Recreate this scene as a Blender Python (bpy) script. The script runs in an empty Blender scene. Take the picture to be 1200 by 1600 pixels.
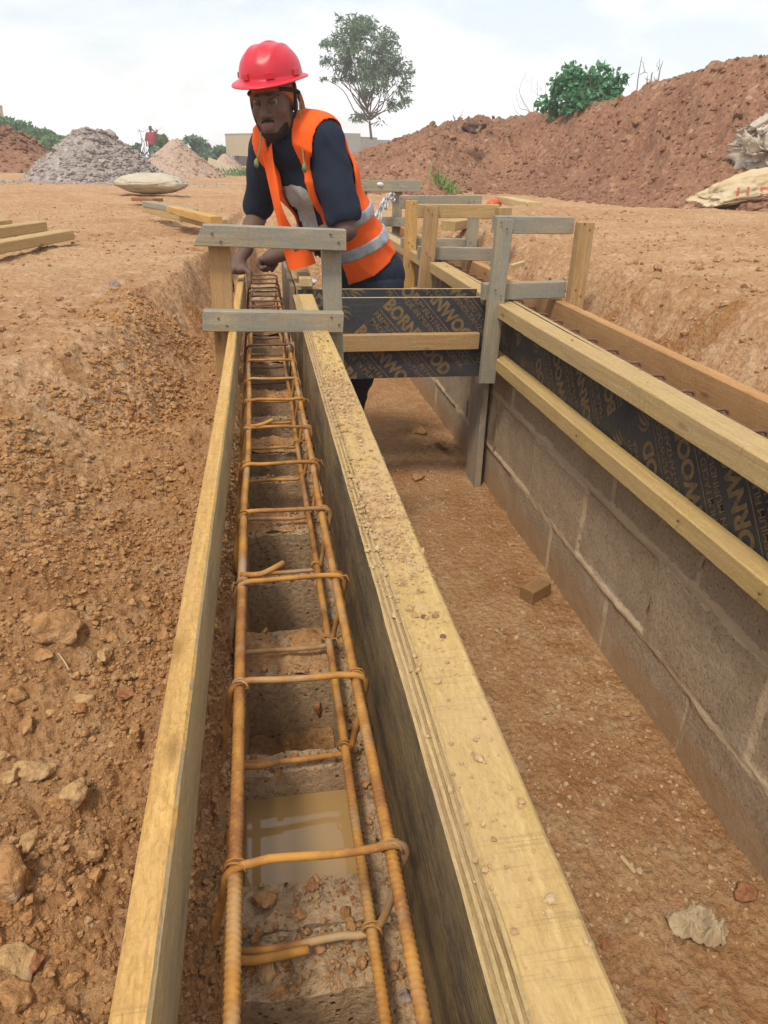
import bpy, bmesh, math, random
import numpy as np
from mathutils import Matrix, Vector, noise as mnoise

random.seed(7)
rng = np.random.default_rng(7)
SC = bpy.context.scene
COL = SC.collection
R = math.radians

# ------------------------------------------------------------------ camera
F_PX, PITCH, YAW, ROLL, CAM_H = 1110.0, 0.459135, 0.173319, 0.025, 0.69
C0 = np.array([0.0, 0.0, CAM_H])
FW = np.array([math.sin(YAW) * math.cos(PITCH), math.cos(YAW) * math.cos(PITCH), -math.sin(PITCH)])
_r0 = np.array([math.cos(YAW), -math.sin(YAW), 0.0])
_u0 = np.cross(_r0, FW)
CR = _r0 * math.cos(ROLL) + _u0 * math.sin(ROLL)
CU = -_r0 * math.sin(ROLL) + _u0 * math.cos(ROLL)
cam_data = bpy.data.cameras.new('camera')
cam_data.sensor_width = 36
cam_data.lens = 36 * F_PX / 1600
cam_data.clip_start = 0.02
cam_data.clip_end = 2000
cam = bpy.data.objects.new('camera', cam_data)
COL.objects.link(cam)
cam.matrix_world = Matrix(((CR[0], CU[0], -FW[0], 0), (CR[1], CU[1], -FW[1], 0), (CR[2], CU[2], -FW[2], CAM_H), (0, 0, 0, 1)))
SC.camera = cam


def _ray(px, py):
    return FW * F_PX + CR * (px - 600) - CU * (py - 800)


def PZ(px, py, z):
    d = _ray(px, py)
    return C0 + d * ((z - CAM_H) / d[2])


def PY(px, py, y):
    d = _ray(px, py)
    return C0 + d * (y / d[1])


def PD(px, py, dist):
    d = _ray(px, py)
    return C0 + d / np.linalg.norm(d[:2]) * dist


# ------------------------------------------------------------------ light
SUN_EL, SUN_AZ = R(58), R(215)      # azimuth measured from +Y towards +X
world = bpy.data.worlds.new('World')
SC.world = world
world.use_nodes = True
wn = world.node_tree
wn.nodes.clear()


def _n(t, typ, **kw):
    nd = t.nodes.new(typ)
    for k, v in kw.items():
        if k.startswith('i_'):
            nd.inputs[k[2:]].default_value = v
        else:
            setattr(nd, k, v)
    return nd


wo = _n(wn, 'ShaderNodeOutputWorld')
bg = _n(wn, 'ShaderNodeBackground')
sky = _n(wn, 'ShaderNodeTexSky', sky_type='NISHITA', sun_disc=False, sun_elevation=SUN_EL, sun_rotation=SUN_AZ)
sky.air_density = 1.2
sky.dust_density = 2.0
sk = _n(wn, 'ShaderNodeVectorMath', operation='SCALE')
sk.inputs['Scale'].default_value = 0.10
tc = _n(wn, 'ShaderNodeTexCoord')
mp = _n(wn, 'ShaderNodeMapping')
mp.inputs['Scale'].default_value = (1.0, 1.0, 2.6)
mp.inputs['Location'].default_value = (0.3, 0.1, 0.4)
ns = _n(wn, 'ShaderNodeTexNoise', noise_dimensions='3D')
ns.inputs['Scale'].default_value = 3.2
ns.inputs['Detail'].default_value = 7
ns.inputs['Roughness'].default_value = 0.55
ns.inputs['Distortion'].default_value = 0.4
cr = _n(wn, 'ShaderNodeValToRGB')
cr.color_ramp.elements[0].position = 0.40
cr.color_ramp.elements[0].color = (0.50, 0.50, 0.50, 1)
cr.color_ramp.elements[1].position = 0.56
cr.color_ramp.elements[1].color = (1, 1, 1, 1)
mx = _n(wn, 'ShaderNodeMix', data_type='RGBA')
mx.inputs['B'].default_value = (0.62, 0.625, 0.635, 1)
wn.links.new(sky.outputs[0], sk.inputs[0])
wn.links.new(tc.outputs['Generated'], mp.inputs[0])
wn.links.new(mp.outputs[0], ns.inputs['Vector'])
wn.links.new(ns.outputs['Fac'], cr.inputs[0])
wn.links.new(cr.outputs[0], mx.inputs['Factor'])
wn.links.new(sk.outputs[0], mx.inputs['A'])
wn.links.new(mx.outputs['Result'], bg.inputs['Color'])
bg.inputs['Strength'].default_value = 1.0
wn.links.new(bg.outputs[0], wo.inputs[0])

sd_ = bpy.data.lights.new('sun', 'SUN')
sd_.energy = 1.5
sd_.angle = R(11)
sd_.color = (1.0, 0.92, 0.79)
sun = bpy.data.objects.new('sun', sd_)
COL.objects.link(sun)
_sd = Vector((math.sin(SUN_AZ) * math.cos(SUN_EL), math.cos(SUN_AZ) * math.cos(SUN_EL), math.sin(SUN_EL)))
sun.rotation_euler = _sd.to_track_quat('Z', 'Y').to_euler()
sun.location = (0, 0, 30)

SC.view_settings.view_transform = 'Standard'
SC.view_settings.look = 'None'
SC.view_settings.exposure = 0.86
SC.view_settings.gamma = 1.0
SC.view_settings.use_curve_mapping = False
SC.cycles.max_bounces = 6
SC.cycles.volume_bounces = 1
SC.cycles.use_denoising = True
SC.cycles.denoiser = 'OPENIMAGEDENOISE'
SC.cycles.denoising_input_passes = 'RGB_ALBEDO_NORMAL'
SC.cycles.denoising_prefilter = 'NONE'


# ------------------------------------------------------------------ helpers
def empty(name, loc, label=None, cat=None, group=None):
    o = bpy.data.objects.new(name, None)
    o.empty_display_size = 0.1
    o.location = [float(v) for v in loc]
    COL.objects.link(o)
    tag(o, label, cat, group)
    return o


def tag(o, label=None, cat=None, group=None, kind=None):
    if label: o['label'] = label
    if cat: o['category'] = cat
    if group: o['group'] = group
    if kind: o['kind'] = kind
    return o


def wmat(o):
    return o.matrix_basis.copy() if o.parent is None else wmat(o.parent) @ o.matrix_basis


def make(name, V, Fc, mat, parent=None, M=None, smooth=False, world=True):
    """Link V,Fc as one mesh object. V in world coords (M None) or in local coords of matrix M."""
    me = bpy.data.meshes.new(name)
    V = np.asarray(V, dtype=float)
    if M is None:
        c = V.mean(axis=0)
        if parent is not None: c = np.array(wmat(parent).translation)
        M = Matrix.Translation(Vector(c))
        V = V - c
    me.from_pydata(V.tolist(), [], Fc if isinstance(Fc, list) else Fc.tolist())
    me.update()
    if smooth: me.shade_smooth()
    if mat is not None:
        for m in (mat if isinstance(mat, (list, tuple)) else [mat]): me.materials.append(m)
    o = bpy.data.objects.new(name, me)
    COL.objects.link(o)
    if parent is not None:
        o.parent = parent
        o.matrix_basis = wmat(parent).inverted() @ M
    else:
        o.matrix_basis = M
    return o


def copy_tree(o, loc=None, parent=None, label=None):
    kids = [k for k in bpy.data.objects if k.parent == o]
    c = o.copy()
    COL.objects.link(c)
    if parent is not None: c.parent = parent
    if loc is not None: c.location = loc
    if label: c['label'] = label
    for k in kids: copy_tree(k, parent=c)
    return c


class MB:
    def __init__(s): s.V = []; s.F = []; s.n = 0
    def add(s, V, F):
        V = np.asarray(V, float)
        s.V.append(V)
        s.F += [tuple(int(i) + s.n for i in f) for f in F]
        s.n += len(V)
    def verts(s): return np.concatenate(s.V)
    def make(s, name, mat, parent=None, smooth=False, M=None): return make(name, s.verts(), s.F, mat, parent, M, smooth)


# ---- numpy gradient-like noise
def _h(ix, iy, iz):
    n = (ix.astype(np.int64) * 374761393 + iy.astype(np.int64) * 668265263 + iz.astype(np.int64) * 2147483647) & 0xFFFFFFFF
    n = ((n ^ (n >> 13)) * 1274126177) & 0xFFFFFFFF
    n = ((n ^ (n >> 15)) * 2246822519) & 0xFFFFFFFF
    n = n ^ (n >> 13)
    return (n & 0xFFFFFF).astype(np.float64) / 0xFFFFFF * 2 - 1


def vnoise(x, y, z=None):
    if z is None: z = np.zeros_like(x)
    fx, fy, fz = np.floor(x), np.floor(y), np.floor(z)
    ix, iy, iz = fx.astype(np.int64), fy.astype(np.int64), fz.astype(np.int64)
    tx, ty, tz = x - fx, y - fy, z - fz
    tx = tx * tx * tx * (tx * (tx * 6 - 15) + 10)
    ty = ty * ty * ty * (ty * (ty * 6 - 15) + 10)
    tz = tz * tz * (3 - 2 * tz)
    def L(a, b, t): return a + (b - a) * t
    def pl(k):
        return L(L(_h(ix, iy, k), _h(ix + 1, iy, k), tx), L(_h(ix, iy + 1, k), _h(ix + 1, iy + 1, k), tx), ty)
    if np.all(fz == 0) and np.all(tz == 0): return pl(iz)
    return L(pl(iz), pl(iz + 1), tz)


def fbm(x, y, scale, octv=4, gain=0.5, lac=2.03, ridged=False):
    s = np.zeros_like(x); a = 1.0; f = 1.0 / scale; t = 0
    for i in range(octv):
        n = vnoise(x * f + 17.3 * i, y * f - 9.1 * i)
        if ridged: n = 1 - 2 * np.abs(n)
        s += a * n; t += a; a *= gain; f *= lac
    return s / t


def cobble(x, y, s, seed=0):
    gx, gy = x / s, y / s
    ix, iy = np.floor(gx).astype(np.int64), np.floor(gy).astype(np.int64)
    best = np.zeros_like(gx)
    for dx in (-1, 0, 1):
        for dy in (-1, 0, 1):
            jx, jy = ix + dx, iy + dy
            k = np.full_like(jx, seed * 7 + 1)
            px = jx + 0.5 + 0.42 * _h(jx, jy, k); py = jy + 0.5 + 0.42 * _h(jx, jy, k + 31)
            rr = 0.50 + 0.24 * _h(jx, jy, k + 77)
            d2 = (gx - px) ** 2 + (gy - py) ** 2
            best = np.maximum(best, np.sqrt(np.clip(1 - d2 / (rr * rr), 0, 1)) * rr)
    return best * s


def sstep(a, b, x):
    t = np.clip((x - a) / (b - a), 0, 1)
    return t * t * (3 - 2 * t)


# ------------------------------------------------------------------ materials
def newmat(name):
    m = bpy.data.materials.new(name)
    m.use_nodes = True
    t = m.node_tree
    b = t.nodes['Principled BSDF']
    return m, t, b


def _noise(t, vec, scale, detail=4, rough=0.55, dist=0.0):
    n = _n(t, 'ShaderNodeTexNoise')
    n.inputs['Scale'].default_value = scale
    n.inputs['Detail'].default_value = detail
    n.inputs['Roughness'].default_value = rough
    n.inputs['Distortion'].default_value = dist
    t.links.new(vec, n.inputs['Vector'])
    return n.outputs['Fac']


def _ramp(t, fac, stops):
    r = _n(t, 'ShaderNodeValToRGB')
    e = r.color_ramp.elements
    while len(e) < len(stops): e.new(0.5)
    for k, (p, c) in enumerate(stops):
        e[k].position = p
        e[k].color = (c, c, c, 1) if isinstance(c, (int, float)) else (*c, 1)
    t.links.new(fac, r.inputs[0])
    return r.outputs[0]


def _mix(t, fac, a, b, typ='MIX'):
    m = _n(t, 'ShaderNodeMix', data_type='RGBA', blend_type=typ)
    for key, v in (('Factor', fac), ('A', a), ('B', b)):
        if isinstance(v, (int, float)): m.inputs[key].default_value = v
        elif isinstance(v, tuple): m.inputs[key].default_value = (*v, 1)
        else: t.links.new(v, m.inputs[key])
    return m.outputs['Result']


def _math(t, op, a, b=0.0):
    m = _n(t, 'ShaderNodeMath', operation=op)
    for i, v in enumerate((a, b)):
        if isinstance(v, (int, float)): m.inputs[i].default_value = v
        else: t.links.new(v, m.inputs[i])
    return m.outputs[0]


def _coord(t, scale=(1, 1, 1), kind='Object', rnd=True):
    tc = _n(t, 'ShaderNodeTexCoord')
    out = tc.outputs[kind]
    if rnd:
        oi = _n(t, 'ShaderNodeObjectInfo')
        ml = _n(t, 'ShaderNodeVectorMath', operation='ADD')
        sc = _n(t, 'ShaderNodeVectorMath', operation='SCALE')
        cb = _n(t, 'ShaderNodeCombineXYZ')
        for k in range(3): t.links.new(oi.outputs['Random'], cb.inputs[k])
        t.links.new(cb.outputs[0], sc.inputs[0]); sc.inputs['Scale'].default_value = 13.7
        t.links.new(out, ml.inputs[0]); t.links.new(sc.outputs[0], ml.inputs[1])
        out = ml.outputs[0]
    mp = _n(t, 'ShaderNodeMapping')
    mp.inputs['Scale'].default_value = scale
    t.links.new(out, mp.inputs[0])
    return mp.outputs[0]


def _bump(t, b, h, strength, dist=0.01, prev=None):
    bp = _n(t, 'ShaderNodeBump')
    bp.inputs['Strength'].default_value = strength
    bp.inputs['Distance'].default_value = dist
    t.links.new(h, bp.inputs['Height'])
    if prev is not None: t.links.new(prev, bp.inputs['Normal'])
    t.links.new(bp.outputs[0], b.inputs['Normal'])
    return bp.outputs[0]


def wood(name, light, dark, grey=(0.30, 0.29, 0.25), grey_amt=0.3, dust=(0.42, 0.27, 0.15), dust_amt=0.2, saw=0.3, bump=0.35, gscale=1.0, fuzz=0.5):
    m, t, b = newmat(name)
    v = _coord(t)
    g = _coord(t, (2.0 * gscale, 38 * gscale, 38 * gscale))
    grain = _noise(t, g, 1.6, 6, 0.65, 1.6)
    base = _mix(t, _ramp(t, grain, [(0.36, 0.0), (0.64, 1.0)]), light, dark)
    tone = _noise(t, _coord(t, (1.2, 6, 6)), 2.2, 4)
    base = _mix(t, _ramp(t, tone, [(0.35, 0.0), (0.7, 0.55)]), base, tuple(x * 0.70 for x in light))
    # grey weathering and dark blotches
    w = _noise(t, _coord(t, (2.5, 9, 9)), 2.4, 7, 0.7)
    base = _mix(t, _ramp(t, w, [(0.62 - 0.42 * grey_amt, 0.0), (0.85 - 0.42 * grey_amt, min(1.0, 0.35 + grey_amt))]), base, grey)
    # saw marks across the grain: narrow, broken lines
    s = _noise(t, _coord(t, (210, 9, 9)), 1.0, 4, 0.6, 0.9)
    sm = _math(t, 'MULTIPLY', _ramp(t, s, [(0.54, 0.0), (0.70, 1.0)]), _ramp(t, _noise(t, v, 7, 3), [(0.40, 0.0), (0.62, 1.0)]))
    base = _mix(t, _math(t, 'MULTIPLY', sm, saw), base, tuple(x * 0.40 for x in dark))
    # torn fibre fuzz
    fz = _noise(t, _coord(t, (95, 240, 240)), 1.0, 5, 0.75, 0.8)
    base = _mix(t, _math(t, 'MULTIPLY', _ramp(t, fz, [(0.30, 1.0), (0.52, 0.0)]), fuzz), base, tuple(x * 0.50 for x in dark))
    base = _mix(t, _math(t, 'MULTIPLY', _ramp(t, fz, [(0.56, 0.0), (0.74, 1.0)]), fuzz * 0.7), base, tuple(min(1, x * 1.35) for x in light))
    d = _noise(t, v, 4.0, 8, 0.7)
    base = _mix(t, _math(t, 'MULTIPLY', _ramp(t, d, [(0.44, 0.0), (0.64, 1.0)]), dust_amt * 2.2), base, dust)
    # knots
    kn = _n(t, 'ShaderNodeTexVoronoi'); kn.inputs['Scale'].default_value = 2.1
    t.links.new(_coord(t, (1.6, 5, 5)), kn.inputs['Vector'])
    base = _mix(t, _ramp(t, kn.outputs['Distance'], [(0.05, 0.75), (0.11, 0.0)]), base, tuple(x * 0.4 for x in dark))
    t.links.new(base, b.inputs['Base Color'])
    b.inputs['Roughness'].default_value = 0.85
    b.inputs['Specular IOR Level'].default_value = 0.2
    h = _math(t, 'ADD', _math(t, 'MULTIPLY', grain, 0.6), _math(t, 'ADD', _math(t, 'MULTIPLY', sm, -saw * 0.8), _math(t, 'MULTIPLY', fz, 1.2)))
    _bump(t, b, h, bump * 1.3, 0.004)
    return m


W_YEL = wood('timber_yellow', (0.66, 0.42, 0.15), (0.48, 0.265, 0.075), grey_amt=0.06, dust=(0.46, 0.27, 0.11), dust_amt=0.2, saw=0.3, fuzz=0.65)
W_TOP = wood('timber_wide', (0.60, 0.43, 0.175), (0.46, 0.295, 0.10), grey_amt=0.10, dust=(0.50, 0.33, 0.175), dust_amt=0.28, saw=0.45, fuzz=0.5)
W_PALE = wood('timber_pale', (0.55, 0.40, 0.185), (0.42, 0.265, 0.10), grey_amt=0.18, dust_amt=0.14, saw=0.4, fuzz=0.4)
W_GREY = wood('timber_grey', (0.43, 0.37, 0.25), (0.27, 0.225, 0.15), grey=(0.245, 0.25, 0.22), grey_amt=0.55, dust_amt=0.10, saw=0.25, fuzz=0.4)
W_TAN = wood('timber_tan', (0.50, 0.335, 0.15), (0.34, 0.20, 0.08), grey_amt=0.25, dust=(0.42, 0.24, 0.12), dust_amt=0.25, saw=0.3)
W_RED = wood('timber_red', (0.50, 0.275, 0.115), (0.38, 0.19, 0.075), grey_amt=0.05, dust=(0.48, 0.28, 0.13), dust_amt=0.3, saw=0.3, fuzz=0.5)
W_PROP = wood('timber_mortar_stained', (0.36, 0.285, 0.20), (0.24, 0.185, 0.125), grey=(0.30, 0.27, 0.23), grey_amt=0.6, dust=(0.42, 0.31, 0.19), dust_amt=0.3, saw=0.1)
W_OLD = wood('timber_old_brown', (0.34, 0.20, 0.085), (0.22, 0.12, 0.05), grey_amt=0.2, dust=(0.42, 0.24, 0.12), dust_amt=0.3, saw=0.3)
W_CUT = wood('timber_cut', (0.62, 0.48, 0.25), (0.48, 0.33, 0.15), grey_amt=0.1, dust_amt=0.1, saw=0.1)
W_RAW = wood('ply_inner', (0.34, 0.245, 0.13), (0.10, 0.075, 0.05), grey=(0.15, 0.14, 0.125), grey_amt=0.45, dust=(0.37, 0.24, 0.13), dust_amt=0.25, saw=0.05, bump=0.5, gscale=2.2)
W_SKIN = wood('ply_skin_worn', (0.34, 0.235, 0.10), (0.050, 0.038, 0.028), grey=(0.060, 0.052, 0.045), grey_amt=0.50, dust=(0.40, 0.27, 0.12), dust_amt=0.18, saw=0.0, bump=0.6, gscale=2.6, fuzz=0.7)
W_INNER = wood('timber_stained_side', (0.52, 0.38, 0.18), (0.40, 0.28, 0.13), grey=(0.15, 0.145, 0.145), grey_amt=0.40, dust=(0.45, 0.30, 0.15), dust_amt=0.12, saw=0.0, gscale=1.6, fuzz=0.6)


def mat_soil(name, c1, c2, c3, bump=0.6, fine=90.0, var=1.0, rough=0.95):
    m, t, b = newmat(name)
    v = _coord(t, rnd=False)
    n1 = _noise(t, v, 1.3 * var, 6, 0.6)
    n2 = _noise(t, v, 14, 6, 0.62)
    n3 = _noise(t, v, fine, 5, 0.7)
    col = _mix(t, _ramp(t, n1, [(0.36, 0.0), (0.64, 1.0)]), c1, c2)
    col = _mix(t, _ramp(t, n2, [(0.48, 0.0), (0.70, 0.75)]), col, c3)
    col = _mix(t, _ramp(t, n3, [(0.35, 0.55), (0.55, 0.0)]), col, tuple(x * 0.55 for x in c2))
    col = _mix(t, _ramp(t, n3, [(0.60, 0.0), (0.75, 0.55)]), col, tuple(min(1, x * 1.45) for x in c3))
    vo = _n(t, 'ShaderNodeTexVoronoi', feature='F1'); vo.inputs['Scale'].default_value = fine * 0.55
    t.links.new(v, vo.inputs['Vector'])
    pc = _ramp(t, vo.outputs['Color'], [(0.80, 0.0), (0.95, 0.5)])
    col = _mix(t, pc, col, (0.46, 0.33, 0.21))
    t.links.new(col, b.inputs['Base Color'])
    b.inputs['Roughness'].default_value = rough
    b.inputs['Specular IOR Level'].default_value = 0.1
    h = _math(t, 'ADD', _math(t, 'MULTIPLY', n2, 1.0), _math(t, 'ADD', _math(t, 'MULTIPLY', n3, 0.8), _math(t, 'MULTIPLY', vo.outputs['Distance'], -0.5)))
    _bump(t, b, h, bump, 0.02)
    return m


M_SOIL = mat_soil('laterite_soil', (0.53, 0.305, 0.140), (0.41, 0.195, 0.076), (0.61, 0.39, 0.205), 1.0, 95)
M_MOUND = mat_soil('mound_soil', (0.315, 0.168, 0.098), (0.205, 0.100, 0.060), (0.40, 0.235, 0.145), 0.9, 22, 0.5)
M_CLOD = mat_soil('soil_clod', (0.50, 0.28, 0.12), (0.38, 0.18, 0.07), (0.61, 0.41, 0.215), 0.6, 130, 12)
M_ROCK = mat_soil('pale_rock', (0.52, 0.345, 0.165), (0.42, 0.24, 0.10), (0.58, 0.42, 0.235), 0.5, 120, 6)
M_ROCKR = mat_soil('red_rock', (0.37, 0.17, 0.08), (0.29, 0.12, 0.06), (0.45, 0.24, 0.13), 0.5, 120, 6)
M_DRY = mat_soil('dry_topsoil', (0.53, 0.33, 0.178), (0.42, 0.232, 0.112), (0.62, 0.425, 0.255), 0.9, 60)
M_FLOOR = mat_soil('trench_floor_soil', (0.53, 0.31, 0.148), (0.40, 0.20, 0.083), (0.60, 0.40, 0.215), 1.0, 80, 2.2)
M_GRAVEL = mat_soil('grey_gravel', (0.33, 0.25, 0.20), (0.24, 0.175, 0.14), (0.46, 0.38, 0.32), 0.9, 20, 2)
M_SAND = mat_soil('pink_sand', (0.45, 0.33, 0.25), (0.38, 0.26, 0.19), (0.55, 0.43, 0.34), 0.6, 25, 2)


def mat_conc(name, c1, c2, stain, bump=0.5):
    m, t, b = newmat(name)
    v = _coord(t)
    n1 = _noise(t, v, 7.5, 7, 0.7)
    n2 = _noise(t, v, 120, 5, 0.75)
    n3 = _noise(t, v, 9, 5, 0.6)
    col = _mix(t, _ramp(t, n1, [(0.35, 0.0), (0.65, 1.0)]), c1, c2)
    col = _mix(t, _ramp(t, n3, [(0.48, 0.0), (0.72, 0.7)]), col, stain)
    vo = _n(t, 'ShaderNodeTexVoronoi'); vo.inputs['Scale'].default_value = 75
    t.links.new(v, vo.inputs['Vector'])
    pit = _ramp(t, vo.outputs['Distance'], [(0.10, 1.0), (0.22, 0.0)])
    pm = _math(t, 'MULTIPLY', pit, _ramp(t, _noise(t, v, 30, 2), [(0.5, 0.0), (0.6, 1.0)]))
    col = _mix(t, pm, col, tuple(x * 0.3 for x in c2))
    col = _mix(t, _ramp(t, n2, [(0.36, 0.7), (0.5, 0.0)]), col, tuple(x * 0.5 for x in c2))
    col = _mix(t, _ramp(t, n2, [(0.54, 0.0), (0.68, 0.5)]), col, tuple(min(1, x * 1.35) for x in c1))
    t.links.new(col, b.inputs['Base Color'])
    b.inputs['Roughness'].default_value = 0.92
    b.inputs['Specular IOR Level'].default_value = 0.15
    _bump(t, b, _math(t, 'SUBTRACT', _math(t, 'ADD', n2, n1), pm), bump, 0.006)
    return m


M_BLOCK = mat_conc('sandcrete_block', (0.445, 0.345, 0.235), (0.35, 0.265, 0.175), (0.46, 0.325, 0.195), 0.55)
def _splash():
    t = M_BLOCK.node_tree; b = t.nodes['Principled BSDF']
    src = b.inputs['Base Color'].links[0].from_socket
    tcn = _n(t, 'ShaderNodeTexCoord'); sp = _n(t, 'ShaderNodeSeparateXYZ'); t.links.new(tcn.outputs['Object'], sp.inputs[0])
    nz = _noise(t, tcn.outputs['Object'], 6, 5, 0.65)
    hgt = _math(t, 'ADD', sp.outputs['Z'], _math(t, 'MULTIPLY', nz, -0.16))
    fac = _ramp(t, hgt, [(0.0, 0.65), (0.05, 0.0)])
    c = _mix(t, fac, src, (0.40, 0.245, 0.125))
    eff = _noise(t, tcn.outputs['Object'], 2.6, 7, 0.7)
    c = _mix(t, _ramp(t, eff, [(0.54, 0.0), (0.72, 0.45)]), c, (0.50, 0.44, 0.36))
    # mortar joints of the three courses (object origin: y = 3.0, z = trench floor)
    o = tcn.outputs['Object']
    w1 = _math(t, 'ADD', _math(t, 'MULTIPLY', _math(t, 'SUBTRACT', _noise(t, o, 11, 4, 0.6), 0.5), 0.040), _math(t, 'MULTIPLY', _math(t, 'SUBTRACT', _noise(t, o, 70, 3, 0.6), 0.5), 0.016))
    z = _math(t, 'ADD', sp.outputs['Z'], w1)
    beds = None
    for zj, hw in ((0.455, 0.0155), (0.198, 0.0125)):
        d = _math(t, 'ABSOLUTE', _math(t, 'SUBTRACT', z, zj))
        k = _ramp(t, _math(t, 'MULTIPLY', d, 10.0), [(hw * 10 - 0.02, 1.0), (hw * 10 + 0.02, 0.0)])
        beds = k if beds is None else _math(t, 'MAXIMUM', beds, k)
    y = _math(t, 'ADD', sp.outputs['Y'], _math(t, 'MULTIPLY', w1, 0.8))
    vs = []
    for y0, hw in ((0.385, 0.008), (0.085, 0.009), (0.303, 0.009)):
        f = _math(t, 'FRACT', _math(t, 'ADD', _math(t, 'DIVIDE', _math(t, 'SUBTRACT', y, y0 - 3.0), 0.466), 0.5))
        d = _math(t, 'MULTIPLY', _math(t, 'ABSOLUTE', _math(t, 'SUBTRACT', f, 0.5)), 4.66)
        vs.append(_ramp(t, d, [(hw * 10 - 0.02, 0.85), (hw * 10 + 0.03, 0.0)]))
    up1 = _math(t, 'GREATER_THAN', z, 0.455); up2 = _math(t, 'GREATER_THAN', z, 0.198)
    low = _mix(t, up2, vs[2], vs[1]); ver = _mix(t, up1, low, vs[0])
    mask = _math(t, 'MAXIMUM', beds, _math(t, 'MULTIPLY', ver, _ramp(t, _noise(t, o, 16, 4, 0.6), [(0.34, 0.25), (0.5, 1.0)])))
    mc = _mix(t, _noise(t, o, 30, 5, 0.7), (0.60, 0.48, 0.325), (0.47, 0.35, 0.215))
    c = _mix(t, mask, c, mc)
    gap = _math(t, 'MULTIPLY', ver, _ramp(t, _noise(t, o, 9, 2), [(0.60, 0.0), (0.63, 1.0)]))
    c = _mix(t, gap, c, (0.07, 0.05, 0.035))
    t.links.new(c, b.inputs['Base Color'])
    prev = b.inputs['Normal'].links[0].from_socket
    _bump(t, b, _math(t, 'ADD', mask, _math(t, 'MULTIPLY', _noise(t, o, 90, 4), 0.3)), 0.32, 0.006, prev)


M_LOWER = mat_conc('lower_block', (0.36, 0.29, 0.21), (0.28, 0.22, 0.16), (0.40, 0.29, 0.18), 0.8)
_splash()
M_BLOCKL = mat_conc('dusty_block', (0.47, 0.335, 0.20), (0.38, 0.25, 0.14), (0.52, 0.345, 0.185), 0.9)
M_MORTAR = mat_conc('mortar', (0.43, 0.33, 0.21), (0.37, 0.27, 0.165), (0.46, 0.31, 0.18), 0.7)
M_CONC_T = mat_conc('building_render', (0.50, 0.43, 0.30), (0.44, 0.37, 0.26), (0.46, 0.40, 0.30), 0.1)
M_CONC_G = mat_conc('building_grey', (0.33, 0.33, 0.31), (0.28, 0.28, 0.265), (0.30, 0.30, 0.28), 0.1)
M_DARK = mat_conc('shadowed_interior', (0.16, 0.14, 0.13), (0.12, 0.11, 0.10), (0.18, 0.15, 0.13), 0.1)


def mat_plain(name, col, rough=0.6, spec=0.3, metal=0.0, mottle=0.18, scale=20, bump=0.0, col2=None, bscale=None):
    m, t, b = newmat(name)
    v = _coord(t)
    n = _noise(t, v, scale, 5, 0.6)
    c2 = col2 or tuple(x * 0.6 for x in col)
    c = _mix(t, _ramp(t, n, [(0.3, 0.0), (0.75, min(1.0, mottle * 3))]), col, c2)
    t.links.new(c, b.inputs['Base Color'])
    b.inputs['Roughness'].default_value = rough
    b.inputs['Specular IOR Level'].default_value = spec
    b.inputs['Metallic'].default_value = metal
    if bump: _bump(t, b, _noise(t, v, bscale or scale * 3, 4, 0.6), bump, 0.004)
    return m


def mat_rust():
    m, t, b = newmat('rusty_steel')
    v = _coord(t)
    n1 = _noise(t, v, 18, 5, 0.6); n2 = _noise(t, v, 130, 4, 0.7)
    col = _mix(t, _ramp(t, n1, [(0.38, 0.0), (0.62, 1.0)]), (0.50, 0.24, 0.044), (0.27, 0.11, 0.030))
    col = _mix(t, _ramp(t, n2, [(0.5, 0.0), (0.75, 0.6)]), col, (0.56, 0.29, 0.075))
    n4 = _noise(t, v, 7, 4, 0.6)
    col = _mix(t, _ramp(t, n4, [(0.52, 0.0), (0.66, 0.7)]), col, (0.40, 0.32, 0.20))
    t.links.new(col, b.inputs['Base Color'])
    b.inputs['Roughness'].default_value = 0.75
    b.inputs['Metallic'].default_value = 0.15
    _bump(t, b, n2, 0.4, 0.002)
    return m


M_RUST = mat_rust()
M_RUSTD = mat_plain('dark_rusty_steel', (0.15, 0.085, 0.06), 0.75, 0.3, 0.2, 0.3, 40, 0.3, (0.24, 0.12, 0.06))


def mat_ply_face():
    m, t, b = newmat('film_faced_plywood')
    v = _coord(t)
    n = _noise(t, v, 5, 6, 0.65)
    col = _mix(t, _ramp(t, n, [(0.35, 0.0), (0.7, 1.0)]), (0.028, 0.030, 0.036), (0.055, 0.056, 0.060))
    d = _noise(t, v, 60, 5, 0.7)
    col = _mix(t, _math(t, 'MULTIPLY', _ramp(t, d, [(0.56, 0.0), (0.76, 1.0)]), _ramp(t, n, [(0.4, 0.1), (0.65, 0.6)])), col, (0.22, 0.155, 0.10))
    sc1 = _noise(t, _coord(t, (1.5, 90, 90)), 2, 3, 0.5)
    sc2 = _noise(t, _coord(t, (90, 90, 1.5)), 2, 3, 0.5)
    lines = _math(t, 'MAXIMUM', _ramp(t, sc1, [(0.64, 0.0), (0.70, 0.35)]), _ramp(t, sc2, [(0.66, 0.0), (0.72, 0.25)]))
    col = _mix(t, lines, col, (0.15, 0.16, 0.18))
    t.links.new(col, b.inputs['Base Color'])
    b.inputs['Roughness'].default_value = 0.5
    b.inputs['Specular IOR Level'].default_value = 0.35
    return m


M_PLY = mat_ply_face()
M_PRINT = mat_plain('print_ink', (0.235, 0.155, 0.070), 0.6, 0.2, 0, 0.33, 60, 0, (0.10, 0.075, 0.05))


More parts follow.
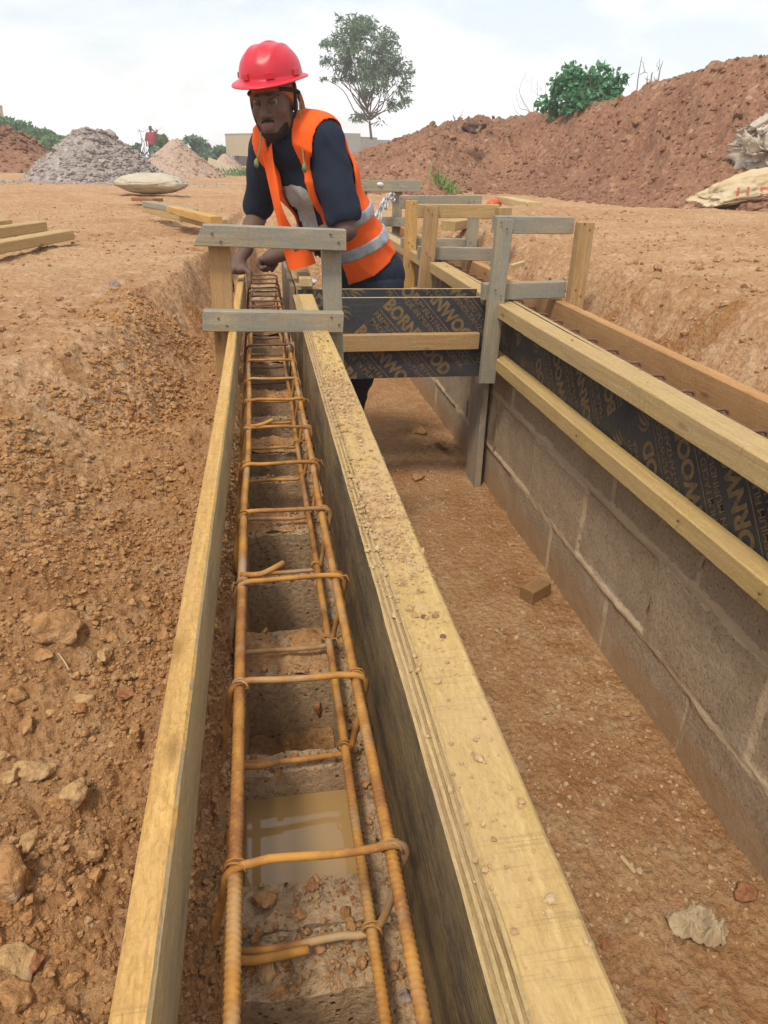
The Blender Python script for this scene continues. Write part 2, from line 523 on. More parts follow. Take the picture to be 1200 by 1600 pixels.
def mat_plyedge():
    m, t, b = newmat('plywood_edge')
    v = _coord(t, rnd=False)
    w = _noise(t, _coord(t, (3, 330, 0.5)), 1.0, 3, 0.6)
    col = _mix(t, _ramp(t, w, [(0.40, 0.0), (0.60, 1.0)]), (0.62, 0.47, 0.25), (0.27, 0.18, 0.085))
    d = _noise(t, v, 6, 6, 0.65)
    col = _mix(t, _ramp(t, d, [(0.5, 0.0), (0.68, 0.8)]), col, (0.45, 0.30, 0.165))
    t.links.new(col, b.inputs['Base Color'])
    b.inputs['Roughness'].default_value = 0.85
    _bump(t, b, w, 0.5, 0.003)
    return m


M_PLYEDGE = mat_plyedge()
M_LAM = {}
for k, c in (('pale', (0.56, 0.405, 0.185)), ('brown', (0.47, 0.325, 0.14))):
    M_LAM[k] = wood('ply_lamination_' + k, c, tuple(x * 0.75 for x in c), grey_amt=0.08, dust_amt=0.3, saw=0.05, bump=0.5)


def mat_water():
    m, t, b = newmat('muddy_water')
    b.inputs['Base Color'].default_value = (0.34, 0.215, 0.088, 1)
    b.inputs['Roughness'].default_value = 0.03
    b.inputs['IOR'].default_value = 1.5
    b.inputs['Specular IOR Level'].default_value = 0.6
    _bump(t, b, _noise(t, _coord(t), 14, 2), 0.02, 0.004)
    return m


M_WATER = mat_water()


# ------------------------------------------------------------------ terrain height
BX0, BX1 = -0.058, 0.115           # left block wall
RX0, RX1 = 1.003, 1.155           # right block wall
FLOOR = -0.683
GL = 0.28


def _interp(x, pts):
    xs, ys = zip(*pts)
    return np.interp(x, xs, ys)


# mound profile by image column (azimuth) -> base distance, ridge distance, ridge height
_cols = [480, 540, 560, 600, 640, 670, 710, 760, 800, 850, 900, 950, 1000, 1040, 1080, 1120, 1160, 1200, 1280, 1400, 1550]
_top = [258, 250, 243, 228, 212, 202, 192, 182, 174, 174, 165, 152, 134, 113, 99, 92, 93, 104, 132, 185, 240]
_bas = [300, 300, 300, 301, 303, 303, 300, 299, 300, 304, 309, 314, 318, 322, 326, 330, 333, 335, 340, 350, 360]
_ma, _mb, _mr, _mh = [], [], [], []
for cpx, tpx, bpx in zip(_cols, _top, _bas):
    b_ = PZ(cpx, bpx, 0.29)
    rb = math.hypot(b_[0], b_[1])
    rr = rb * 1.22 + 0.8
    p_ = PD(cpx, tpx, rr)
    _ma.append(math.atan2(b_[0], b_[1])); _mb.append(rb); _mr.append(rr); _mh.append(max(0.02, p_[2] - GL))


def height(x, y, detail=True):
    x = np.asarray(x, float); y = np.asarray(y, float)
    r = np.hypot(x, y)
    az = np.arctan2(x, y)
    # --- left bank
    wob = fbm(y, x * 0 + 3.3, 0.55, 4)
    xe = _interp(y, [(-2, -1.05), (0.3, -0.95), (0.9, -0.84), (1.5, -0.64), (2.2, -0.45), (3.1, -0.34), (3.8, -0.24), (6, -0.22), (9, -0.2)]) + 0.09 * wob
    xb = _interp(y, [(-2, -0.2), (0.5, -0.17), (1.0, -0.20), (1.6, -0.24), (2.3, -0.19), (3.0, -0.165), (4, -0.16), (9, -0.15)]) + 0.02 * wob
    g = GL + 0.05 * fbm(x, y, 3.0, 3) - 0.03
    g = g + 0.05 * sstep(8, 30, r) * fbm(x + 40, y, 12, 2)
    t = np.clip((xe - x) / (xe - xb), -1, 1)     # 1 at the foot? (x=xb) ; 0 at the edge
    s = np.clip((x - xe) / (xb - xe), 0, 1)
    near = sstep(1.9, 0.9, y)
    prof_far = sstep(0.0, 1.0, s) ** 0.9
    prof_near = s
    low = _interp(y, [(0, 0.05), (0.8, 0.06), (1.6, 0.06), (2.5, 0.05), (4, 0.06), (7, 0.1)]) * sstep(-0.055, -0.105, x) + 0.006
    left = g + (low - g) * (prof_far * (1 - near) + prof_near * near)
    # --- right bank
    rw = fbm(y, x * 0 + 8.8, 0.5, 4)
    xr0 = 1.215
    xr1 = 1.52 + 0.10 * rw
    s2 = sstep(xr0, xr1, x)
    gr = GL + 0.03 + 0.06 * fbm(x + 9, y, 1.6, 3) + 0.05 * sstep(1.3, 3.0, x)
    right = 0.06 + (gr - 0.06) * s2
    # --- trench floor
    fl = FLOOR + 0.012 * fbm(x, y, 0.5, 3) + 0.03 * sstep(0.75, 1.0, x) * fbm(x + 5, y, 0.35, 2) * 0.5
    fl = fl + 0.05 * np.exp(-((y - 3.5) / 0.35) ** 2 - ((x - 0.72) / 0.3) ** 2)
    endt = sstep(6.3, 7.3, y)
    fl = fl + (GL - fl) * endt
    # combine
    z = np.where(x < BX0, left, 0)
    k = sstep(BX0 + 0.0005, BX0 + 0.006, x)
    lft0 = np.where(x < BX0 + 0.03, left, left)
    mid = lft0 + (fl - lft0) * k
    k2 = sstep(RX0 + 0.03, RX1 - 0.03, x)
    z = mid + (right - mid) * k2
    # beyond the ends of the walls everything is plain ground
    e = sstep(6.6, 7.4, y) 
    flat = GL + 0.05 * fbm(x, y, 3.0, 3) - 0.03
    z = z + (flat - z) * e
    # --- spoil mound
    rb = np.interp(az, _ma, _mb); rr = np.interp(az, _ma, _mr); mh = np.interp(az, _ma, _mh)
    wgt = sstep(_ma[0] - 0.02, _ma[1], az) * sstep(_ma[-1] + 0.25, _ma[-1], az)
    ero = fbm(az * 9 + 0.25 * fbm(x, y, 1.2, 3), r * 0.25, 0.33, 4, ridged=True)
    bulge = fbm(x, y, 1.7, 4)
    q = (r - rb + 0.35 * bulge) / (rr - rb)
    up = np.clip(q, 0, 1)
    upc = up ** 1.15 * (1 - 0.12 * np.sin(up * math.pi))
    dn = sstep(2.6, 1.05, q)
    m = mh * np.where(q < 1.02, upc, dn) * wgt
    lump = (0.24 * ero * np.sin(np.clip(q, 0, 1) * math.pi) + 0.05 * bulge + 0.05 * fbm(x, y, 0.45, 3)) * np.clip(m * 1.3, 0, 1)
    z = z + m + lump
    if detail:
        bank = np.clip(sstep(0.0, 0.12, s) * (x < BX0), 0, 1)
        rbank = np.clip(s2 * (x > RX1 - 0.03), 0, 1) * sstep(2.4, 1.5, x)
        inflo = ((x > BX1) & (x < RX0)).astype(float) * (1 - endt)
        inhole = ((x > BX0) & (x <= BX1)).astype(float)
        plain = np.clip(1 - bank - rbank - inflo - inhole, 0, 1)
        A = 0.007 * bank + 0.007 * rbank + 0.0035 * inflo + 0.0055 * plain
        A2 = 0.034 * bank + 0.030 * rbank + 0.004 * inflo + 0.010 * plain
        # measure the fine relief along the slope, not in plan, so that steep faces are not streaked
        x, y = np.where(x < 0.02, x - 0.35 * z, x + 0.35 * z), y + 0.8 * np.clip(m, 0, None)
        cl = np.abs(fbm(x, y, 0.055, 3, 0.6))
        cl2 = np.abs(fbm(x + 3, y - 7, 0.018, 3, 0.6))
        blk = fbm(x * 1.0 + 11, y * 0.8, 0.26, 3, 0.5)
        blk = np.sign(blk) * np.abs(blk) ** 0.8
        z = z + A2 * blk + A * (1.4 * cl - 0.4) + 0.4 * A * (2 * cl2 - 0.5) * sstep(4, 1, r)
        wx, wy = x + 0.006 * fbm(x, y, 0.03, 2), y + 0.006 * fbm(x + 9, y, 0.03, 2)
        lumpy = np.clip(0.55 + 1.3 * fbm(x + 5, y + 2, 0.22, 3), 0.05, 1)
        near_ = sstep(4.5, 2.0, r)
        z = z + near_ * ((0.45 * bank + 0.33 * rbank + 0.06 * plain) * lumpy * cobble(wx, wy, 0.046, 1)
                         + (0.62 * bank + 0.55 * rbank + 0.26 * plain + 0.22 * inflo * lumpy) * cobble(wx, wy, 0.019, 2)
                         + (0.62 * bank + 0.55 * rbank + 0.5 * plain + 0.6 * inflo) * cobble(wx, wy, 0.0082, 3) * sstep(2.6, 1.2, r))
        z = z - (0.30 * bank + 0.2 * rbank) * np.clip(fbm(x + 31, y + 7, 0.5, 2) + 0.25, 0, 1) * cobble(wx, wy, 0.15, 9)
        far_ = sstep(1.5, 4.0, r)
        mm = np.clip(m * 3, 0, 1)
        z = z + far_ * (1 - inflo) * ((0.10 * plain + 0.3 * rbank + 0.35 * mm) * cobble(wx, wy, 0.10, 4) * lumpy + (0.16 * plain + 0.25 * rbank + 0.3 * mm) * cobble(wx, wy, 0.045, 5))
        z = z + mm * 0.34 * cobble(wx, wy, 0.27, 6) * lumpy
        # scrape streaks on the flat ground far off
        z = z + 0.014 * fbm(x * 0.6, y * 1.3, 0.30, 4) * plain * sstep(1.0, 3.0, r)
    return z


def build_ground():
    a_in = np.linspace(-0.62, 0.85, 760)
    a_l = -0.62 - np.geomspace(0.004, 2.48, 60)[::-1]
    a_r = 0.85 + np.geomspace(0.004, 2.28, 50)
    az = np.concatenate([a_l, a_in, a_r])
    rs = [0.06]
    while rs[-1] < 0.4: rs.append(rs[-1] + 0.006)
    while rs[-1] < 105:
        r = rs[-1]
        rs.append(r + (max(0.0024, r * 0.0042) if r < 16 else r * 0.05))
    rs = np.array(rs)
    A, Rr = np.meshgrid(az, rs)
    X = (Rr * np.sin(A)).ravel(); Y = (Rr * np.cos(A)).ravel()
    Z = height(X, Y)
    nr, na = len(rs), len(az)
    V = np.stack([X, Y, Z], 1)
    i = np.arange(nr - 1)[:, None] * na + np.arange(na)[None, :]
    j = np.arange(nr - 1)[:, None] * na + (np.arange(na)[None, :] + 1) % na
    Fq = np.stack([i, i + na, j + na, j], -1).reshape(-1, 4)
    me = bpy.data.meshes.new('ground')
    me.vertices.add(len(V)); me.vertices.foreach_set('co', V.ravel())
    me.loops.add(Fq.size); me.loops.foreach_set('vertex_index', Fq.ravel().astype(np.int32))
    me.polygons.add(len(Fq))
    me.polygons.foreach_set('loop_start', np.arange(0, Fq.size, 4, dtype=np.int32))
    cxy = V[Fq].mean(axis=1)
    ismound = (np.arctan2(cxy[:, 0], cxy[:, 1]) > _ma[1]) & (np.hypot(cxy[:, 0], cxy[:, 1]) > np.interp(np.arctan2(cxy[:, 0], cxy[:, 1]), _ma, _mb) + 0.25 * fbm(cxy[:, 0], cxy[:, 1], 0.8, 3)) & (np.hypot(cxy[:, 0], cxy[:, 1]) < 30)
    me.update(calc_edges=True)
    me.validate()
    for m_ in (M_SOIL, M_MOUND, M_DRY, M_FLOOR): me.materials.append(m_)
    cx, cy = cxy[:, 0], cxy[:, 1]
    wv = 0.32 * fbm(cx, cy, 0.30, 5, 0.65)
    edge = _interp(cy, [(-2, -0.8), (0.9, -0.62), (1.5, -0.48), (2.2, -0.36), (3.1, -0.28), (9, -0.2)])
    idx = np.where((cx < edge + wv) | (cx > 1.30 + wv) | (cy > 6.5), 2, 0)
    idx = np.where((cx > BX0 + 0.003) & (cx < RX0 + 0.02) & (cy < 6.5), 3, idx)
    idx = np.where(ismound, 1, idx)
    me.polygons.foreach_set('material_index', idx.astype(np.int32))
    me.shade_smooth()
    o = bpy.data.objects.new('ground', me)
    COL.objects.link(o)
    o['kind'] = 'structure'
    return o


build_ground()


# ------------------------------------------------------------------ rocks
def ico(sub):
    bm = bmesh.new()
    bmesh.ops.create_icosphere(bm, subdivisions=sub, radius=1)
    V = np.array([v.co[:] for v in bm.verts]); Fc = np.array([[v.index for v in f.verts] for f in bm.faces])
    bm.free()
    return V, Fc


ICO1, ICO2, ICO3 = ico(1), ico(2), ico(4)


def rock_shape(base, seed, ang=0.5, rough=0.12, squash=(1, 1, 0.7)):
    V, Fc = base
    g = np.random.default_rng(seed)
    P = V.copy()
    for k in range(int(9 * ang + 3)):                 # cut facets
        n = g.normal(size=3); n /= np.linalg.norm(n)
        d = g.uniform(0.55, 0.85)
        o = P @ n
        P = P - np.outer(np.clip(o - d, 0, None), n)
    nz = vnoise(P[:, 0] * 1.7 + seed, P[:, 1] * 1.7, P[:, 2] * 1.7) * rough + vnoise(P[:, 0] * 5 + seed, P[:, 1] * 5, P[:, 2] * 5) * rough * 0.4
    if len(V) > 1000: nz = nz + vnoise(P[:, 0] * 14 + seed, P[:, 1] * 14, P[:, 2] * 14) * rough * 0.2
    P = P * (1 + nz)[:, None]
    return P * np.array(squash), Fc


def rotm(g):
    a, b, c = g.uniform(0, 6.28), g.uniform(-0.5, 0.5), g.uniform(-0.5, 0.5)
    return np.array((Matrix.Rotation(a, 3, 'Z') @ Matrix.Rotation(b, 3, 'X') @ Matrix.Rotation(c, 3, 'Y')))


def scatter(name, mat, pts, sizes, seed, label, cat, sink=0.25, base=ICO1):
    g = np.random.default_rng(seed)
    shp = [rock_shape(base, 100 + k, 0.5, 0.3, (1, g.uniform(0.7, 1), g.uniform(0.55, 0.85)))[0] for k in range(10)]
    Vs, Fs, n = [], [], 0
    Fb = base[1]
    for (x, y, z), s in zip(pts, sizes):
        P = shp[g.integers(10)] @ rotm(g).T * s
        Vs.append(P + np.array([x, y, z + s * (0.6 - sink * 1.6)]))
        Fs.append(Fb + n); n += len(P)
    V = np.concatenate(Vs); Fc = np.concatenate(Fs)
    o = make(name, V, Fc, mat, smooth=False)
    tag(o, label, cat, kind='stuff')
    return o


def scatter_area(n, fx, fy, seed):
    g = np.random.default_rng(seed)
    x = fx(g, n); y = fy(g, n)
    return x, y


g_ = np.random.default_rng(11)
# clods down the left slope (denser close to the camera)
n = 30000
y = 0.15 + 2.6 * g_.random(n) ** 1.7
x = -0.115 - g_.random(n) ** 0.9 * (0.42 + 0.45 * np.clip(1.4 - y, 0.0, 1))
clump = fbm(x, y, 0.12, 3)
sz = np.clip(g_.lognormal(-5.85, 0.62, n), 0.0015, 0.0115) * (0.7 + 0.3 * np.clip(y, 0.4, 2))
keep = clump * 1.5 + g_.normal(0, 0.2, n) > -0.05
x, y, sz = x[keep], y[keep], sz[keep]
scatter('soil_clods', M_CLOD, np.stack([x, y, height(x, y)], 1), sz, 21, 'loose crumbly brown soil clods spilling down the left bank', 'soil clods')
# fine crumbs close to the camera, and in the strip between the board and the cage
n = 22000
y = 0.22 + 1.15 * g_.random(n) ** 1.25
x = -0.115 - 0.55 * g_.random(n) ** 0.95
strip = g_.random(n) < 0.22
x = np.where(strip, -0.102 + 0.046 * g_.random(n), x); y = np.where(strip, 0.2 + 1.6 * g_.random(n), y)
sz = np.clip(g_.lognormal(-6.05, 0.5, n), 0.0012, 0.0065) * (0.75 + 0.3 * y)
keep = (fbm(x + 4, y, 0.07, 3) + g_.normal(0, 0.25, n) > -0.1) | strip
x, y, sz = x[keep], y[keep], sz[keep]
scatter('fine_soil_crumbs', M_CLOD, np.stack([x, y, height(x, y)], 1), sz, 27, 'fine granular soil crumbs on both sides of the left board', 'soil crumbs', 0.1)
# grit on the trench floor
n = 9000
y = 0.45 + 4.0 * g_.random(n) ** 1.6
x = 0.2 + 0.79 * g_.random(n)
dens = fbm(x, y, 0.35, 3)
keep = dens + g_.normal(0, 0.3, n) > 0.05
x, y = x[keep], y[keep]
sz = np.clip(g_.lognormal(-5.9, 0.6, len(x)), 0.0014, 0.012)
scatter('trench_grit', mat_soil('pale_grit', (0.56, 0.40, 0.24), (0.46, 0.29, 0.15), (0.64, 0.50, 0.34), 0.4, 130, 40), np.stack([x, y, height(x, y)], 1), sz, 22, 'small pale grit and pebbles strewn over the trench floor', 'grit')
# right bank crumbs
n = 3000
y = 1.0 + 5.0 * g_.random(n)
x = 1.24 + 1.9 * g_.random(n) ** 1.4
keep = fbm(x, y, 0.4, 3) + g_.normal(0, 0.25, n) > -0.05
x, y = x[keep], y[keep]
sz = np.clip(g_.lognormal(-4.75, 0.45, len(x)), 0.004, 0.026)
scatter('bank_crumbs', M_DRY, np.stack([x, y, height(x, y)], 1), sz, 23, 'crumbled reddish soil lumps on the bank right of the right beam', 'soil lumps')
# left flat ground crumbs
n = 3800
y = 1.2 + 7 * g_.random(n) ** 1.3
x = -0.32 - (0.2 + 0.45 * y) * g_.random(n)
keep = fbm(x + 2, y, 0.5, 3) + g_.normal(0, 0.2, n) > 0.0
x, y = x[keep], y[keep]
sz = np.clip(g_.lognormal(-5.0, 0.45, len(x)), 0.003, 0.022)
scatter('ground_crumbs', M_DRY, np.stack([x, y, height(x, y)], 1), sz, 24, 'scattered crumbs of dry soil on the flat ground at left', 'soil crumbs')
# lumps over the mound
n = 3200
a = g_.uniform(0.06, 0.78, n)
rb = np.interp(a, _ma, _mb); rr = np.interp(a, _ma, _mr)
rad = rb + (rr - rb) * g_.uniform(-0.12, 1.02, n)
x, y = rad * np.sin(a), rad * np.cos(a)
sz = np.clip(g_.lognormal(-3.65, 0.5, n), 0.012, 0.10)
scatter('mound_lumps', M_MOUND, np.stack([x, y, height(x, y)], 1), sz, 25, 'clods of red brown earth covering the spoil mound', 'earth clods', 0.35)

ROCKS = [  # px, py, z guess, half size, material, stretch, label
    (100, 985, 0.06, 0.036, M_CLOD, (1.0, 1.1, 0.7), 'biggest brown clod embedded in the left slope under the straw'),
    (197, 1092, 0.02, 0.0125, M_ROCKR, (1.2, 0.9, 0.6), 'small flat brick red stone lying alone on the left slope'),
    (120, 1245, 0.02, 0.0165, M_ROCK, (1.0, 1.0, 1.0), 'squarish upright tan stone standing on the left slope'),
    (58, 1211, 0.04, 0.0165, M_ROCK, (1.5, 0.9, 0.6), 'flat ochre stone with a smooth top on the left slope'),
    (18, 1220, 0.05, 0.013, M_ROCK, (1.0, 0.9, 0.9), 'knobbly cream stone beside the flat ochre stone'),
    (48, 1322, 0.02, 0.0125, M_ROCK, (1.0, 0.9, 1.0), 'pale cream heart-shaped stone near the lower left corner'),
    (14, 1382, 0.04, 0.025, M_CLOD, (1.2, 1.0, 0.8), 'blocky brown clod cut by the left edge of the photo'),
    (30, 1510, 0.02, 0.018, M_ROCK, (1.3, 1.0, 0.8), 'ridged tan stone in the lower left corner'),
    (55, 1512, 0.01, 0.010, M_ROCKR, (0.8, 0.8, 1.0), 'little orange red stone touching the ridged tan stone'),
    (30, 1560, 0.02, 0.016, M_CLOD, (1.2, 1.0, 0.7), 'lowest pale clod in the lower left corner'),
    (165, 1029, 0.03, 0.012, M_ROCK, (1.5, 0.9, 0.7), 'smooth light brown stone right of the biggest clod'),
    (30, 1095, 0.06, 0.015, M_CLOD, (1.1, 0.9, 0.8), 'round brown clod at the left edge under the straw'),
    (130, 1098, 0.03, 0.012, M_ROCK, (1.4, 0.9, 0.6), 'flat light stone at the tip of the straw'),
    (70, 1030, 0.06, 0.012, M_CLOD, (1.0, 1.0, 0.8), 'small clod leaning on the lower side of the biggest clod'),
    (42, 1140, 0.05, 0.013, M_CLOD, (1.2, 1.0, 0.7), 'rusty brown clod above the flat ochre stone'),
    (5, 1187, 0.06, 0.010, M_ROCK, (1.0, 0.8, 1.0), 'whitish stone at the left edge of the slope'),
    (95, 1260, 0.02, 0.012, M_CLOD, (1.1, 1.0, 0.8), 'dark clod behind the squarish upright stone'),
    (1165, 1402, FLOOR, 0.024, M_ROCKR, (1.2, 0.9, 0.9), 'purplish angular stone against the foot of the right wall'),
    (797, 853, FLOOR, 0.017, M_ROCK, (1.0, 1.0, 0.9), 'round pale pebble by the right wall above the timber offcut'),
    (975, 1118, FLOOR, 0.015, M_ROCK, (1.0, 1.0, 0.8), 'light rounded pebble by the right wall below the timber offcut'),
    (648, 680, FLOOR + 0.02, 0.06, M_CLOD, (1.2, 0.8, 0.6), 'flat block of hard soil on the far trench floor'),
    (690, 704, FLOOR + 0.01, 0.05, M_CLOD, (1.2, 0.7, 0.5), 'crumbled lump of soil beside the flat block in the far trench'),
    (655, 748, FLOOR, 0.035, M_CLOD, (1.3, 0.8, 0.6), 'reddish lump nearest the camera of the far trench lumps'),
    (1030, 1585, FLOOR, 0.014, M_ROCKR, (1.0, 1.3, 0.8), 'sharp brown stone at the bottom right corner'),
    (945, 1475, FLOOR, 0.013, M_ROCKR, (1.2, 0.9, 0.8), 'brown pebble left of the dirty cloth'),
    (180, 447, 0.27, 0.022, M_GRAVEL, (1.0, 1.0, 0.7), 'lone grey stone on the flat ground left of the front frame'),
]
for k, (px, py, z, s, m, st, lab) in enumerate(ROCKS):
    p = PZ(px, py, z)
    if z > FLOOR + 0.1:                     # slide along the ray until it meets the sloping soil
        d = _ray(px, py); d = d / np.linalg.norm(d)
        ts = np.linspace(0.3, 6, 1500)
        Q = C0 + ts[:, None] * d
        hit = np.argmax(Q[:, 2] < height(Q[:, 0], Q[:, 1]))
        p = Q[hit]
    P, Fc = rock_shape(ICO3, 40 + k, 0.9, 0.22, st)
    P = P @ rotm(np.random.default_rng(70 + k)).T * s
    zz = float(height(np.array([p[0]]), np.array([p[1]]))[0])
    o = make('stone', P + np.array([p[0], p[1], zz + s * 0.28 * st[2]]), Fc, m, smooth=True)
    tag(o, lab, 'stone', 'loose stones and clods')
# ------------------------------------------------------------------ timber and steel builders
def frame_mat(p0, p1, up):
    p0 = Vector([float(v) for v in p0]); p1 = Vector([float(v) for v in p1])
    X = (p1 - p0); L = X.length; X.normalize()
    Zv = Vector(up); Zv = (Zv - X * Zv.dot(X)).normalized(); Yv = Zv.cross(X)
    M = Matrix(((X.x, Yv.x, Zv.x, (p0.x + p1.x) / 2), (X.y, Yv.y, Zv.y, (p0.y + p1.y) / 2), (X.z, Yv.z, Zv.z, (p0.z + p1.z) / 2), (0, 0, 0, 1)))
    return M, L


_bs = [0]


def beam(name, p0, p1, w, h, mat, parent=None, up=(0, 0, 1), bev=0.0025, jit=0.0022, endcut=(0, 0), seg=None, mats=None):
    """Sawn timber from p0 to p1 (centre line); w across, h along `up`. endcut tilts the two end faces."""
    M, L = frame_mat(p0, p1, up)
    _bs[0] += 1
    sd = _bs[0] * 7.31
    n = seg or max(4, int(L / 0.02))
    b = bev
    prof = [(-w / 2 + b, -h / 2), (w / 2 - b, -h / 2), (w / 2, -h / 2 + b), (w / 2, h / 2 - b), (w / 2 - b, h / 2), (-w / 2 + b, h / 2), (-w / 2, h / 2 - b), (-w / 2, -h / 2 + b)]
    # a few extra points per side so the long edges can wander
    P = np.array(prof)
    xs = np.linspace(-L / 2, L / 2, n + 1)
    V = []
    for k, xx in enumerate(xs):
        t = np.full(8, xx)
        ny = vnoise(t * 1.3 + sd, P[:, 0] * 9 + sd) * jit * 0.8 + vnoise(t * 31 + sd, P[:, 0] * 60 + P[:, 1] * 60) * jit * 0.16
        nz = vnoise(t * 1.5 - sd, P[:, 1] * 9 + sd) * jit * 0.8 + vnoise(t * 37 - sd, P[:, 0] * 60 - P[:, 1] * 60) * jit * 0.16
        xk = np.full(8, xx)
        if k == 0: xk = xk + endcut[0] * P[:, 1] + vnoise(P[:, 0] * 90 + sd, P[:, 1] * 90) * 0.0015
        if k == n: xk = xk + endcut[1] * P[:, 1] + vnoise(P[:, 0] * 90 - sd, P[:, 1] * 90) * 0.0015
        V.append(np.stack([xk, P[:, 0] + ny, P[:, 1] + nz], 1))
    V = np.concatenate(V)
    Fc = []
    for k in range(n):
        for q in range(8):
            a = k * 8 + q; c = k * 8 + (q + 1) % 8
            Fc.append((a, c, c + 8, a + 8))
    Fc.append(tuple(range(7, -1, -1)))
    Fc.append(tuple(n * 8 + q for q in range(8)))
    o = make(name, V, Fc, mat, parent, M)
    return o


def tube(path, r, nseg=8, closed=False, rib=None):
    """Swept tube through path points. rib=(pitch, depth, slant)."""
    P = np.asarray(path, float)
    n = len(P)
    T = np.gradient(P, axis=0)
    if closed: T = np.roll(P, -1, 0) - np.roll(P, 1, 0)
    T /= np.linalg.norm(T, axis=1)[:, None] + 1e-12
    ref = np.array([0.31, 0.17, 0.93]) if abs(T[0] @ np.array([0.31, 0.17, 0.93])) < 0.9 else np.array([1.0, 0, 0])
    V = []
    N = ref - T[0] * (ref @ T[0]); N /= np.linalg.norm(N)
    s = 0
    for k in range(n):
        N = N - T[k] * (N @ T[k]); N /= np.linalg.norm(N)
        B = np.cross(T[k], N)
        if k: s += np.linalg.norm(P[k] - P[k - 1])
        a = np.linspace(0, 2 * math.pi, nseg, endpoint=False)
        rr = np.full(nseg, r if np.isscalar(r) else r[k])
        if rib:
            ph = (s + rib[2] * np.sin(a)) / rib[0]
            rr = rr * (1 + rib[1] * np.clip(np.cos(2 * math.pi * ph) * 1.8 - 0.5, 0, 1))
            rr = np.maximum(rr, (r * (1 + rib[1] * 0.9)) * (np.abs(np.cos(a)) > 0.97))
        V.append(P[k] + np.outer(np.cos(a) * rr, N) + np.outer(np.sin(a) * rr, B))
    V = np.concatenate(V)
    Fc = []
    m = n if closed else n - 1
    for k in range(m):
        k2 = (k + 1) % n
        for q in range(nseg):
            Fc.append((k * nseg + q, k * nseg + (q + 1) % nseg, k2 * nseg + (q + 1) % nseg, k2 * nseg + q))
    if not closed:
        Fc.append(tuple(range(nseg - 1, -1, -1))); Fc.append(tuple((n - 1) * nseg + q for q in range(nseg)))
    return V, Fc


def smooth_path(pts, n, closed=False):
    """Catmull-Rom through pts."""
    P = np.asarray(pts, float)
    if closed: Q = np.concatenate([P[-1:], P, P[:2]])
    else: Q = np.concatenate([2 * P[:1] - P[1:2], P, 2 * P[-1:] - P[-2:-1]])
    m = len(P) if closed else len(P) - 1
    out = []
    for k in range(m):
        p0, p1, p2, p3 = Q[k:k + 4]
        for t in np.linspace(0, 1, n, endpoint=False):
            out.append(0.5 * ((2 * p1) + (-p0 + p2) * t + (2 * p0 - 5 * p1 + 4 * p2 - p3) * t * t + (-p0 + 3 * p1 - 3 * p2 + p3) * t ** 3))
    if not closed: out.append(P[-1])
    return np.array(out)


# ------------------------------------------------------------------ left block wall
def block_mesh(y0, y1, seed, fills):
    """hollow block between y0 and y1: top with two cavities, sides down to the bed."""
    hx = [-0.083, -0.0827, -0.082, -0.079] + list(np.arange(-0.075, -0.055, 0.005)) + [-0.0525, -0.0515, -0.049] + list(np.arange(-0.043, 0.072, 0.008)) + [0.073, 0.0745, 0.0760] + list(np.arange(0.080, 0.109, 0.005)) + [0.112, 0.1145, 0.115]
    e0, m0, m1, e1 = y0 + 0.054, y0 + 0.054 + 0.147, y1 - 0.054 - 0.147, y1 - 0.054
    def ed(a): return [a - 0.0013, a + 0.0005]
    hy = [y0, y0 + 0.0004, y0 + 0.003] + list(np.arange(y0 + 0.008, e0 - 0.003, 0.006)) + [e0 - 0.0008, e0 + 0.001] + list(np.arange(e0 + 0.008, m0 - 0.004, 0.012)) + [m0 - 0.001, m0 + 0.0008] + \
        list(np.arange(m0 + 0.006, m1 - 0.003, 0.006)) + [m1 - 0.0008, m1 + 0.001] + list(np.arange(m1 + 0.008, e1 - 0.004, 0.012)) + [e1 - 0.001, e1 + 0.0008] + list(np.arange(e1 + 0.006, y1 - 0.004, 0.006)) + [y1 - 0.003, y1 - 0.0004, y1]
    hx, hy = np.array(hx), np.array(hy)
    X, Y = np.meshgrid(hx, hy)
    wob = 0.0035 * vnoise(X * 30 + seed, Y * 30) + 0.002 * vnoise(X * 90 + seed, Y * 90)
    XX, YY = X, Y
    cav = ((X > -0.0519) & (X < 0.0753) & (((Y > e0) & (Y < m0)) | ((Y > m1) & (Y < e1))))
    nz = 0.0025 * vnoise(X * 45 + seed, Y * 45) + 0.0022 * vnoise(X * 150 + seed, Y * 150) + 0.0012 * vnoise(X * 330, Y * 330 + seed)
    chip = np.clip(vnoise(X * 28 + seed * 3, Y * 28) - 0.35, 0, 1) * 0.012
    Z = 0.0 + nz - chip
    Z[cav] = -0.215
    edge = (X <= -0.0828) | (X >= 0.1148) | (Y <= y0 + 0.0002) | (Y >= y1 - 0.0002)
    Z[edge] = -0.225
    solid = ~edge
    XX = X + np.where(cav, 0, 0) + 0.0015 * vnoise(Y * 60 + seed, X * 60) * solid
    YY = Y + 0.0025 * vnoise(X * 50 + seed, Y * 20) * solid
    V = np.stack([XX.ravel(), YY.ravel(), Z.ravel()], 1)
    nx = len(hx); ny = len(hy)
    i = (np.arange(ny - 1)[:, None] * nx + np.arange(nx - 1)[None, :])
    Fc = np.stack([i, i + 1, i + nx + 1, i + nx], -1).reshape(-1, 4)
    return V, Fc


LW = empty('block_wall', (0.03, 1.8, FLOOR), 'hollow sandcrete block wall whose open cavities hold the rusty cage', 'block wall')
PITCHB = 0.4515
for k in range(-1, 9):
    y0 = 0.452 + PITCHB * k + 0.006
    V, Fc = block_mesh(y0, y0 + PITCHB - 0.012, k * 3.7, None)
    make('hollow_block', V, Fc, M_BLOCKL, LW)
